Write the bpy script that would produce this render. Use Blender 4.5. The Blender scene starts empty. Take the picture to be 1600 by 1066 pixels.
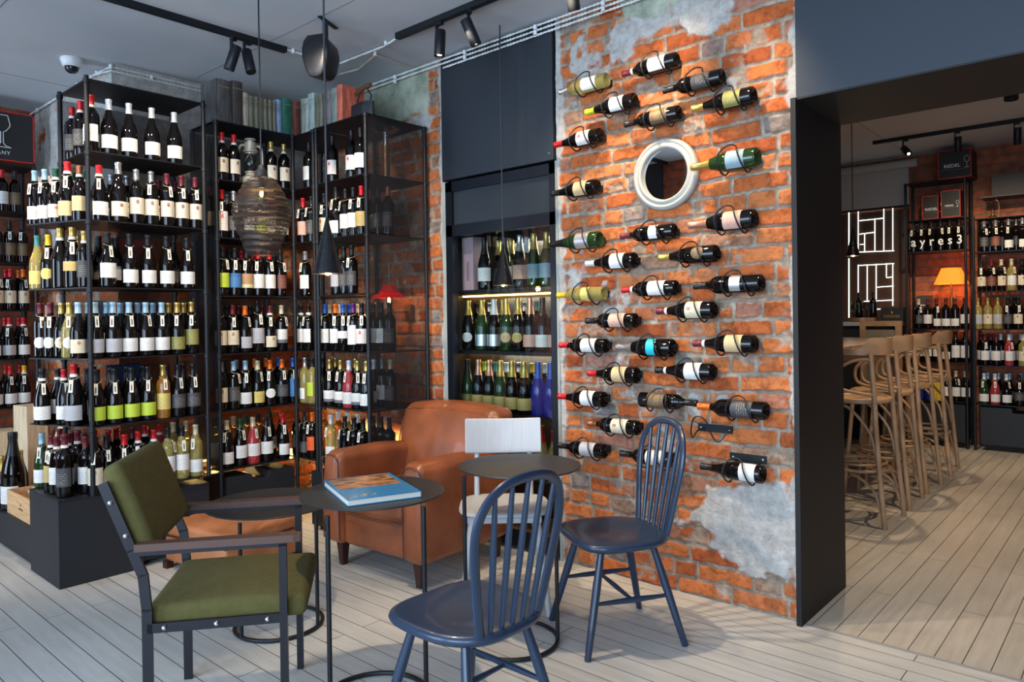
import bpy, math, random, re
import numpy as np
from mathutils import Vector, Matrix, noise
random.seed(7)
C = bpy.context.scene.collection
PI = math.pi
sin, cos = math.sin, math.cos

# ------------------------------------------------------------------ camera
H, FPX, CX, CY = 1.35, 1140.0, 790.0, 502.0
yaw, pitch, roll = [math.radians(a) for a in (-41.61, -.294, .812)]
_f = Vector((sin(yaw)*cos(pitch), cos(yaw)*cos(pitch), sin(pitch)))
_r = Vector((cos(yaw), -sin(yaw), 0)); _d = _f.cross(_r)
R2 = cos(roll)*_r + sin(roll)*_d; D2 = -sin(roll)*_r + cos(roll)*_d
CAM = Vector((0, 0, H))
cd = bpy.data.cameras.new('camera'); cam = bpy.data.objects.new('camera', cd); C.objects.link(cam)
mw = Matrix.Identity(4)
for i in range(3):
    mw[i][0] = R2[i]; mw[i][1] = -D2[i]; mw[i][2] = -_f[i]; mw[i][3] = CAM[i]
cam.matrix_world = mw
cd.sensor_width = 36; cd.lens = FPX/1600*36
cd.shift_x = (800-CX)/1600; cd.shift_y = -(533-CY)/1600; cd.clip_start = .05
bpy.context.scene.camera = cam

def ray(px, py): return R2*((px-CX)/FPX) + D2*((py-CY)/FPX) + _f
def onz(px, py, z): d = ray(px, py); return CAM + d*((z-H)/d.z)
def onx(px, py, x): d = ray(px, py); return CAM + d*(x/d.x)
def ony(px, py, y): d = ray(px, py); return CAM + d*(y/d.y)
def fwd(px, py, D): return CAM + ray(px, py)*D
def online(px, py, a, b):
    """where the upright plane through the pixel column cuts the floor-plan line a-b"""
    d = ray(px, py); ax, ay = a; ux, uy = b[0]-a[0], b[1]-a[1]
    s = (ax*d.y - ay*d.x)/(uy*d.x - ux*d.y)
    return ax+s*ux, ay+s*uy

# ------------------------------------------------------------------ materials
def srgb(h):
    h = h.lstrip('#'); v = [int(h[i:i+2], 16)/255 for i in (0, 2, 4)]
    return tuple((c/12.92 if c <= .04045 else ((c+.055)/1.055)**2.4) for c in v) + (1,)
MC = {}
def mat(name, col, rough=.5, metal=0., var=0., scale=8., bump=0., bscale=60., coat=0., trans=0., ior=1.45, emit=None, es=1., stretch=None, spec=None, alpha=None):
    if name in MC: return MC[name]
    m = bpy.data.materials.new(name); m.use_nodes = True; nt = m.node_tree; n = nt.nodes; p = n['Principled BSDF']
    c = srgb(col) if isinstance(col, str) else tuple(col)+(1,)
    p.inputs['Base Color'].default_value = c; p.inputs['Roughness'].default_value = rough; p.inputs['Metallic'].default_value = metal
    p.inputs['Coat Weight'].default_value = coat; p.inputs['Coat Roughness'].default_value = .08
    p.inputs['Transmission Weight'].default_value = trans; p.inputs['IOR'].default_value = ior
    if spec is not None: p.inputs['Specular IOR Level'].default_value = spec
    if emit: p.inputs['Emission Color'].default_value = srgb(emit); p.inputs['Emission Strength'].default_value = es
    if var or bump:
        tc = n.new('ShaderNodeTexCoord'); src = tc.outputs['Object']
        if stretch:
            mp = n.new('ShaderNodeMapping'); mp.inputs['Scale'].default_value = stretch; nt.links.new(src, mp.inputs['Vector']); src = mp.outputs['Vector']
    if var:
        t = n.new('ShaderNodeTexNoise'); t.inputs['Scale'].default_value = scale; t.inputs['Detail'].default_value = 5
        nt.links.new(src, t.inputs['Vector'])
        r = n.new('ShaderNodeMapRange'); r.inputs[1].default_value = .3; r.inputs[2].default_value = .7; r.inputs[3].default_value = 1-var; r.inputs[4].default_value = 1+var
        nt.links.new(t.outputs['Fac'], r.inputs[0])
        x = n.new('ShaderNodeVectorMath'); x.operation = 'SCALE'; x.inputs[0].default_value = c[:3]; nt.links.new(r.outputs[0], x.inputs['Scale'])
        nt.links.new(x.outputs[0], p.inputs['Base Color'])
    if bump:
        t2 = n.new('ShaderNodeTexNoise'); t2.inputs['Scale'].default_value = bscale; t2.inputs['Detail'].default_value = 4
        nt.links.new(src, t2.inputs['Vector'])
        b = n.new('ShaderNodeBump'); b.inputs['Strength'].default_value = bump; b.inputs['Distance'].default_value = .004
        nt.links.new(t2.outputs['Fac'], b.inputs['Height']); nt.links.new(b.outputs[0], p.inputs['Normal'])
    MC[name] = m; return m

BLACK = mat('black_steel', '#1c1f24', .42, .3, .12, 6, .05, 200)
PANEL = mat('dark_paint', (.020, .025, .032), .55, 0, .06, 3, .03, 90)
CABINET = mat('dark_cabinet_paint', (.012, .014, .018), .58, 0, .08, 4, .03, 120)
REVEAL = mat('reveal_paint', (.006, .0055, .0055), .6, 0, .1, 3)
LINTEL = mat('slate_paint', (.026, .034, .046), .6, 0, .06, 2, .03, 60)
CEIL = mat('ceiling_paint', (.50, .52, .55), .8, 0, .05, 1.5)
CONC = mat('concrete_plaster', (.34, .36, .33), .85, 0, .3, 3, .25, 18)
BLUEC = mat('slate_blue_lacquer', (.018, .034, .066), .33, 0, .05, 10, 0, 60, .25)
WHITEC = mat('pale_grey_paint', (.40, .41, .43), .42, 0, .05, 10, 0, 60, .1, stretch=(8, 1, 1))
GREEN = mat('olive_felt', (.092, .078, .020), .95, 0, .12, 40, .5, 500)
LEATHER = mat('tan_leather', (.235, .066, .024), .36, 0, .35, 5, .22, 45, .12)
PINEO = mat('orange_pine', (.62, .38, .19), .6, 0, .2, 6, .1, 60, stretch=(1, 8, 8))
LEATHERLIT = mat('spotlit_tan_leather', (.42, .155, .062), .45, 0, .25, 5, .2, 45)  # tan leather made paler, warm spotlight on the ottoman put into the colour
LEATHERD = mat('leather_piping', (.10, .030, .014), .5)
DWOOD = mat('dark_walnut', (.085, .038, .026), .4, 0, .35, 30, .1, 80, stretch=(1, 12, 12))
LEGW = mat('dark_leg_wood', (.035, .010, .007), .35)
TABLE = mat('table_black', (.016, .017, .019), .42, .0, .2, 6, .04, 300)
CHROME = mat('bolt_steel', (.6, .6, .6), .25, 1)
WHITEP = mat('white_plastic', (.75, .76, .78), .4)
ROPE = mat('white_cord', (.75, .74, .72), .7)
ROPEB = mat('beige_cord', (.45, .38, .30), .8)
BPLAST = mat('black_plastic', (.012, .012, .014), .35)
STOOLW = mat('bentwood', (.33, .20, .11), .45, 0, .3, 8, .1, 60)
PALEW = mat('pine_wood', (.70, .54, .35), .6, 0, .2, 6, .1, 60, stretch=(8, 8, 1))
BARTOP = mat('bar_top_wood', (.26, .15, .10), .3, 0, .25, 8, stretch=(6, 1, 1))
MIRR = mat('mirror_glass', (.85, .87, .88), .01, 1)
FRAMEW = mat('mirror_frame_paint', (.40, .39, .35), .5, 0, .05, 8)
REDENAMEL = mat('red_lamp_enamel', (.62, .012, .012), .3, 0, emit='#ff1010', es=.12)
WARM = mat('warm_bulb', (1, .8, .5), .4, emit='#ffb060', es=28)
WARMSTRIP = mat('warm_led_strip', (1, .8, .5), .4, emit='#ffb45a', es=14)
SPOTGLOW = mat('spot_lens_glow', (1, .9, .7), .4, emit='#ffd9a0', es=12)
DAYSLIT = mat('daylight_slit', (.9, 1, .98), .4, emit='#eafff8', es=3)
GOLD = mat('gold_foil', (.62, .42, .13), .3, .8)
SHADE = mat('pleated_shade', (.62, .2, .04), .8, emit='#ff7a14', es=1.1)
BRASS = mat('aged_brass', (.33, .2, .08), .35, .9)
SCREEN = mat('projector_screen_white', (.42, .40, .36), .8)
SHUTW = mat('shutter_wood', (.07, .032, .018), .5, 0, .3, 6, stretch=(1, 1, .2))

def glassy(name, col, amount=.88, rough=.02):
    """a thin pane: mostly see-through, fresnel reflection"""
    if name in MC: return MC[name]
    m = bpy.data.materials.new(name); m.use_nodes = True; nt = m.node_tree; n = nt.nodes; n.remove(n['Principled BSDF'])
    o = n['Material Output']; t = n.new('ShaderNodeBsdfTransparent'); t.inputs[0].default_value = tuple(col)+(1,)
    g = n.new('ShaderNodeBsdfGlossy'); g.inputs['Roughness'].default_value = rough
    lw = n.new('ShaderNodeLayerWeight'); pw = n.new('ShaderNodeMath'); pw.operation = 'POWER'; pw.inputs[1].default_value = 4.5; nt.links.new(lw.outputs['Facing'], pw.inputs[0])
    fr = n.new('ShaderNodeMath'); fr.operation = 'MULTIPLY_ADD'; fr.inputs[1].default_value = .85; fr.inputs[2].default_value = .035; nt.links.new(pw.outputs[0], fr.inputs[0])
    mx = n.new('ShaderNodeMixShader'); nt.links.new(fr.outputs[0], mx.inputs[0]); nt.links.new(t.outputs[0], mx.inputs[1]); nt.links.new(g.outputs[0], mx.inputs[2])
    nt.links.new(mx.outputs[0], o.inputs[0]); MC[name] = m; return m
PANE = glassy('door_glass', (.86, .9, .9))
CLEAR = glassy('clear_glass', (.8, .82, .8))

def perforated(name, pitch, hole, col):
    m = bpy.data.materials.new(name); m.use_nodes = True; nt = m.node_tree; n = nt.nodes; p = n['Principled BSDF']
    p.inputs['Base Color'].default_value = tuple(col)+(1,); p.inputs['Roughness'].default_value = .6; p.inputs['Specular IOR Level'].default_value = .15
    tc = n.new('ShaderNodeTexCoord'); v = n.new('ShaderNodeTexVoronoi'); v.inputs['Scale'].default_value = 1/pitch; v.inputs['Randomness'].default_value = 0
    mp = n.new('ShaderNodeMapping'); mp.inputs['Rotation'].default_value = (0, math.radians(45), math.radians(45))
    sep = n.new('ShaderNodeSeparateXYZ'); add = n.new('ShaderNodeMath'); add.operation = 'ADD'; cmb = n.new('ShaderNodeCombineXYZ')
    nt.links.new(tc.outputs['Object'], sep.inputs[0]); nt.links.new(sep.outputs['X'], add.inputs[0]); nt.links.new(sep.outputs['Y'], add.inputs[1])
    nt.links.new(add.outputs[0], cmb.inputs['X']); nt.links.new(sep.outputs['Z'], cmb.inputs['Y'])
    rt = n.new('ShaderNodeMapping'); rt.inputs['Rotation'].default_value = (0, 0, math.radians(45)); nt.links.new(cmb.outputs[0], rt.inputs[0])
    v.voronoi_dimensions = '2D'; nt.links.new(rt.outputs[0], v.inputs['Vector']); n.remove(mp)
    lt = n.new('ShaderNodeMath'); lt.operation = 'LESS_THAN'; lt.inputs[1].default_value = hole; nt.links.new(v.outputs['Distance'], lt.inputs[0])
    t = n.new('ShaderNodeBsdfTransparent'); mx = n.new('ShaderNodeMixShader'); nt.links.new(lt.outputs[0], mx.inputs[0])
    nt.links.new(p.outputs[0], mx.inputs[1]); nt.links.new(t.outputs[0], mx.inputs[2]); nt.links.new(mx.outputs[0], n['Material Output'].inputs[0])
    return m
MESHP = perforated('perforated_steel', .008, .41, (.025, .025, .028))

def floor_mat(name, along, c1, c2, w=.098, L=1.9):
    """painted boards: along = 'X' or 'Y'"""
    m = bpy.data.materials.new(name); m.use_nodes = True; nt = m.node_tree; n = nt.nodes; p = n['Principled BSDF']; lk = nt.links.new
    tc = n.new('ShaderNodeTexCoord'); mp = n.new('ShaderNodeMapping'); lk(tc.outputs['Object'], mp.inputs[0])
    if along == 'Y': mp.inputs['Rotation'].default_value = (0, 0, PI/2)
    b = n.new('ShaderNodeTexBrick'); lk(mp.outputs[0], b.inputs['Vector'])
    b.inputs['Scale'].default_value = 1; b.inputs['Brick Width'].default_value = L; b.inputs['Row Height'].default_value = w
    b.inputs['Mortar Size'].default_value = .0019; b.inputs['Mortar Smooth'].default_value = .2; b.offset = .37; b.inputs['Bias'].default_value = 0
    b.inputs['Color1'].default_value = tuple(c1)+(1,); b.inputs['Color2'].default_value = tuple(c2)+(1,); b.inputs['Mortar'].default_value = (.05, .045, .04, 1)
    s = n.new('ShaderNodeMapping'); s.inputs['Scale'].default_value = (1.2, 14, 1); lk(mp.outputs[0], s.inputs[0])
    t = n.new('ShaderNodeTexNoise'); t.inputs['Scale'].default_value = 2.5; t.inputs['Detail'].default_value = 8; t.inputs['Roughness'].default_value = .65; lk(s.outputs[0], t.inputs['Vector'])
    t3 = n.new('ShaderNodeTexNoise'); t3.inputs['Scale'].default_value = 1.6; t3.inputs['Detail'].default_value = 3; lk(mp.outputs[0], t3.inputs['Vector'])
    r = n.new('ShaderNodeMapRange'); r.inputs[1].default_value = .3; r.inputs[2].default_value = .75; r.inputs[3].default_value = .84; r.inputs[4].default_value = 1.1; lk(t.outputs[0], r.inputs[0])
    r3 = n.new('ShaderNodeMapRange'); r3.inputs[1].default_value = .3; r3.inputs[2].default_value = .7; r3.inputs[3].default_value = .88; r3.inputs[4].default_value = 1.1; lk(t3.outputs[0], r3.inputs[0])
    mm = n.new('ShaderNodeMath'); mm.operation = 'MULTIPLY'; lk(r.outputs[0], mm.inputs[0]); lk(r3.outputs[0], mm.inputs[1])
    x = n.new('ShaderNodeVectorMath'); x.operation = 'SCALE'; lk(b.outputs['Color'], x.inputs[0]); lk(mm.outputs[0], x.inputs['Scale'])
    lk(x.outputs[0], p.inputs['Base Color']); p.inputs['Roughness'].default_value = .38
    rr = n.new('ShaderNodeMapRange'); rr.inputs[3].default_value = .26; rr.inputs[4].default_value = .55; lk(t.outputs[0], rr.inputs[0]); lk(rr.outputs[0], p.inputs['Roughness'])
    bp = n.new('ShaderNodeBump'); bp.inputs['Strength'].default_value = .5; bp.inputs['Distance'].default_value = .004; bp.invert = True
    lk(b.outputs['Fac'], bp.inputs['Height']); lk(bp.outputs[0], p.inputs['Normal'])
    return m
FLOORX = floor_mat('painted_boards_main', 'X', (.50, .49, .46), (.56, .55, .52))
FLOORY = floor_mat('painted_boards_back', 'Y', (.42, .385, .335), (.48, .44, .385), .093)

def brick_attr_mat():
    """colours by mesh attributes: bk (brick mask), rd (per-brick random), pl (plaster mask), gn (green old paint)"""
    m = bpy.data.materials.new('old_brick'); m.use_nodes = True; nt = m.node_tree; n = nt.nodes; p = n['Principled BSDF']; lk = nt.links.new
    def at(s):
        a = n.new('ShaderNodeAttribute'); a.attribute_name = s; return a.outputs['Fac']
    def noi(sc, det=5, ro=.55):
        t = n.new('ShaderNodeTexNoise'); t.inputs['Scale'].default_value = sc; t.inputs['Detail'].default_value = det; t.inputs['Roughness'].default_value = ro
        lk(tc.outputs['Object'], t.inputs['Vector']); return t.outputs['Fac']
    def ramp(src, st):
        r = n.new('ShaderNodeValToRGB'); e = r.color_ramp.elements
        e[0].position, e[0].color = st[0][0], tuple(st[0][1])+(1,); e[1].position, e[1].color = st[-1][0], tuple(st[-1][1])+(1,)
        for q, c in st[1:-1]: k = e.new(q); k.color = tuple(c)+(1,)
        lk(src, r.inputs[0]); return r.outputs[0]
    def mix(f, a, b):
        x = n.new('ShaderNodeMix'); x.data_type = 'RGBA'; lk(f, x.inputs[0]); lk(a, x.inputs[6]); lk(b, x.inputs[7]); return x.outputs[2]
    tc = n.new('ShaderNodeTexCoord')
    brick = ramp(at('rd'), [(0, (.34, .080, .026)), (.25, (.48, .124, .036)), (.5, (.56, .160, .047)), (.72, (.60, .198, .068)), (.86, (.43, .128, .050)), (.93, (.34, .20, .13)), (.97, (.22, .20, .19)), (1., (.52, .17, .08))])
    dirt = ramp(noi(26, 6, .7), [(.36, (.62, .55, .5)), (.56, (1.08, 1.08, 1.08))])
    mu = n.new('ShaderNodeMix'); mu.data_type = 'RGBA'; mu.blend_type = 'MULTIPLY'; mu.inputs[0].default_value = 1; lk(brick, mu.inputs[6]); lk(dirt, mu.inputs[7])
    mort = ramp(noi(14, 6, .7), [(.3, (.17, .13, .10)), (.5, (.33, .265, .20)), (.68, (.50, .44, .36))])
    col = mix(at('bk'), mort, mu.outputs[2])
    pla = ramp(noi(19, 9, .78), [(.25, (.25, .225, .20)), (.45, (.42, .39, .36)), (.62, (.56, .535, .50)), (.75, (.70, .68, .64))])
    col = mix(at('pl'), col, pla)
    gr = ramp(noi(7, 6, .7), [(.3, (.20, .24, .17)), (.5, (.40, .43, .33)), (.68, (.58, .57, .46))])
    col = mix(at('gn'), col, gr)
    lk(col, p.inputs['Base Color']); p.inputs['Roughness'].default_value = .9; p.inputs['Specular IOR Level'].default_value = .25
    bp = n.new('ShaderNodeBump'); bp.inputs['Strength'].default_value = .75; bp.inputs['Distance'].default_value = .008
    lk(noi(90, 6, .7), bp.inputs['Height']); lk(bp.outputs[0], p.inputs['Normal'])
    return m
BRICK = brick_attr_mat()

def brick_tex_mat(name, scl=1.):
    m = bpy.data.materials.new(name); m.use_nodes = True; nt = m.node_tree; n = nt.nodes; p = n['Principled BSDF']; lk = nt.links.new
    tc = n.new('ShaderNodeTexCoord'); sep = n.new('ShaderNodeSeparateXYZ'); ad = n.new('ShaderNodeMath'); cb = n.new('ShaderNodeCombineXYZ')
    lk(tc.outputs['Object'], sep.inputs[0]); lk(sep.outputs[0], ad.inputs[0]); lk(sep.outputs[1], ad.inputs[1]); lk(ad.outputs[0], cb.inputs[0]); lk(sep.outputs[2], cb.inputs[1])
    b = n.new('ShaderNodeTexBrick'); lk(cb.outputs[0], b.inputs[0]); b.inputs['Scale'].default_value = 1; b.inputs['Brick Width'].default_value = .26; b.inputs['Row Height'].default_value = .0825
    b.inputs['Mortar Size'].default_value = .007; b.inputs['Mortar Smooth'].default_value = .4; b.inputs['Color1'].default_value = (.46, .12, .05, 1); b.inputs['Color2'].default_value = (.3, .09, .045, 1); b.inputs['Mortar'].default_value = (.2, .16, .12, 1)
    t = n.new('ShaderNodeTexNoise'); t.inputs['Scale'].default_value = 14; lk(tc.outputs['Object'], t.inputs[0])
    r = n.new('ShaderNodeMapRange'); r.inputs[1].default_value = .3; r.inputs[2].default_value = .7; r.inputs[3].default_value = .6; r.inputs[4].default_value = 1.15; lk(t.outputs[0], r.inputs[0])
    x = n.new('ShaderNodeVectorMath'); x.operation = 'SCALE'; lk(b.outputs[0], x.inputs[0]); lk(r.outputs[0], x.inputs['Scale']); lk(x.outputs[0], p.inputs['Base Color'])
    bp = n.new('ShaderNodeBump'); bp.invert = True; bp.inputs['Distance'].default_value = .008; lk(b.outputs['Fac'], bp.inputs['Height']); lk(bp.outputs[0], p.inputs['Normal']); p.inputs['Roughness'].default_value = .9
    return m
BRICKT = brick_tex_mat('brick_far')

def label_mat(name, base, ink=(.12, .11, .10), crest=None, band=None, dens=.5):
    """paper label: thin rows of fine print, an optional crest blot and band, laid out on the label's own UV"""
    m = bpy.data.materials.new(name); m.use_nodes = True; nt = m.node_tree; n = nt.nodes; p = n['Principled BSDF']; lk = nt.links.new
    uv = n.new('ShaderNodeUVMap'); sep = n.new('ShaderNodeSeparateXYZ'); lk(uv.outputs[0], sep.inputs[0])
    def M(op, a, b=None, c=None):
        q = n.new('ShaderNodeMath'); q.operation = op
        for i, v in enumerate((a, b, c)):
            if v is None: continue
            if isinstance(v, (int, float)): q.inputs[i].default_value = v
            else: lk(v, q.inputs[i])
        return q.outputs[0]
    U, V = sep.outputs[0], sep.outputs[1]
    row = M('LESS_THAN', M('FRACT', M('MULTIPLY', V, 9.)), .32)
    oi = n.new('ShaderNodeObjectInfo')
    cb = n.new('ShaderNodeCombineXYZ'); lk(M('MULTIPLY', U, 34.), cb.inputs[0]); lk(M('ADD', M('FLOOR', M('MULTIPLY', V, 9.)), M('MULTIPLY', oi.outputs['Random'], 7.)), cb.inputs[1])
    t = n.new('ShaderNodeTexNoise'); t.inputs['Scale'].default_value = 1; t.inputs['Detail'].default_value = 1; lk(cb.outputs[0], t.inputs[0])
    txt = M('GREATER_THAN', t.outputs[0], 1-dens)
    hw = M('MULTIPLY', M('LESS_THAN', M('ABSOLUTE', M('SUBTRACT', U, .5)), .33), M('LESS_THAN', M('ABSOLUTE', M('SUBTRACT', V, .42)), .30))
    ink_f = M('MULTIPLY', M('MULTIPLY', row, txt), M('MULTIPLY', hw, .55))
    mx = n.new('ShaderNodeMix'); mx.data_type = 'RGBA'; lk(ink_f, mx.inputs[0]); mx.inputs[6].default_value = tuple(base)+(1,); mx.inputs[7].default_value = tuple(ink)+(1,)
    out = mx.outputs[2]
    if crest:
        d = M('ADD', M('POWER', M('MULTIPLY', M('SUBTRACT', U, .5), 1.5), 2.), M('POWER', M('SUBTRACT', V, .74), 2.))
        f = M('MULTIPLY', M('LESS_THAN', d, .018), .85)
        m2 = n.new('ShaderNodeMix'); m2.data_type = 'RGBA'; lk(f, m2.inputs[0]); lk(out, m2.inputs[6]); m2.inputs[7].default_value = tuple(crest)+(1,); out = m2.outputs[2]
    if band:
        m3 = n.new('ShaderNodeMix'); m3.data_type = 'RGBA'; lk(M('LESS_THAN', V, .25), m3.inputs[0]); lk(out, m3.inputs[6]); m3.inputs[7].default_value = tuple(band)+(1,); out = m3.outputs[2]
    lk(out, p.inputs['Base Color']); p.inputs['Roughness'].default_value = .55
    return m
LAB = {
 'W': ('white', label_mat('label_white', (.72, .72, .70))),
 'C': ('cream', label_mat('label_cream', (.66, .58, .42), crest=(.35, .12, .1))),
 'T': ('tan', label_mat('label_tan', (.58, .42, .22))),
 'G': ('gold', label_mat('label_gold', (.50, .37, .12), dens=.55)),
 'D': ('dark', label_mat('label_dark', (.05, .05, .055), ink=(.5, .45, .35))),
 'L': ('lime', label_mat('label_lime', (.45, .58, .04), ink=(.3, .4, .03))),
 'Y': ('yellow', label_mat('label_yellow', (.62, .50, .14))),
 'B': ('blue', label_mat('label_blue', (.03, .14, .36), ink=(.4, .6, .8))),
 'O': ('orange', label_mat('label_orange', (.75, .10, .015), ink=(.02, .02, .02), dens=.6)),
 'E': ('grey', label_mat('label_grey', (.42, .42, .45))),
 'V': ('olive', label_mat('label_olive', (.22, .21, .06), ink=(.6, .55, .2))),
 'P': ('pink', label_mat('label_pink', (.62, .36, .28))),
 'R': ('red-marked white', label_mat('label_red_white', (.70, .68, .64), ink=(.5, .02, .03), crest=(.55, .02, .03), dens=.55)),
 'X': ('white-and-grey', label_mat('label_two_tone', (.70, .70, .68), band=(.12, .12, .13))),
 'M': ('maroon', label_mat('label_maroon', (.16, .05, .04), ink=(.5, .35, .15))),
 'K': ('crested cream', label_mat('label_crest', (.68, .62, .50), crest=(.2, .07, .05), ink=(.3, .2, .15))),
 'A': ('picture', label_mat('label_picture', (.45, .24, .12), band=(.6, .58, .35), ink=(.15, .3, .1), dens=.6)),
 'Z': ('brown', label_mat('label_brown', (.13, .085, .045), ink=(.45, .3, .12), dens=.6)),
 'S': ('silver', mat('label_silver', (.6, .6, .62), .3, .7)),
 'U': ('turquoise-banded', mat('label_turquoise', (.02, .45, .55), .4)),
 'I': ('pale blue', label_mat('label_pale_blue', (.25, .36, .42))),
 'N': ('no', None)}
GL = {
 'k': ('dark', mat('dark_bottle_glass', (.004, .003, .003), .04, 0, spec=.45)),
 'g': ('green', mat('green_bottle_glass', (.012, .035, .008), .05, 0, coat=.2)),
 'y': ('clear yellow', mat('white_wine_glass', (.80, .70, .22), .04, 0, trans=.75)),
 'a': ('amber', mat('amber_wine_glass', (.75, .33, .05), .04, 0, trans=.7)),
 'r': ('rosé', mat('rose_wine_glass', (.45, .05, .06), .05, 0, trans=.35)),
 'c': ('clear', mat('clear_bottle_glass', (.75, .8, .75), .04, 0, trans=.75)),
 'b': ('blue', mat('blue_bottle_glass', (.008, .02, .22), .05, 0, coat=.2))}
def cm(n, c, r=.35, m=.25): return mat('capsule_'+n, c, r, m)
CAP = {
 'k': ('black', cm('black', (.012, .012, .014))), 'w': ('white', cm('white', (.62, .66, .70))), 's': ('silver', cm('silver', (.5, .5, .5), .25, .8)),
 'r': ('red', cm('red', (.50, .012, .016))), 'm': ('maroon', cm('maroon', (.14, .018, .026))), 'g': ('gold', cm('gold', (.52, .36, .10), .3, .7)),
 'o': ('orange', cm('orange', (.68, .13, .01))), 'l': ('light blue', cm('light_blue', (.33, .50, .62))), 't': ('teal', cm('teal', (.05, .22, .20))),
 'n': ('green', cm('green', (.01, .07, .035))), 'y': ('yellow', cm('yellow', (.70, .45, .02))), 'c': ('cream', cm('cream', (.62, .52, .34))),
 'p': ('purple', cm('purple', (.16, .02, .16))), 'u': ('blue', cm('blue', (.02, .10, .42))), 'e': ('copper', cm('copper', (.36, .12, .06), .3, .6)),
 'i': ('lime', cm('lime', (.45, .65, .03))), 'j': ('rose-gold', cm('rose_gold', (.60, .30, .20), .3, .7)), 'h': ('grey', cm('grey', (.2, .2, .22)))}
PAPER = mat('tag_paper', (.78, .75, .64), .7)
INK = mat('tag_ink', (.10, .09, .08), .7)
STRING = mat('jute_string', (.50, .42, .28), .9)
WHITEBAND = mat('white_seal_band', (.68, .68, .66), .5)

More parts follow.
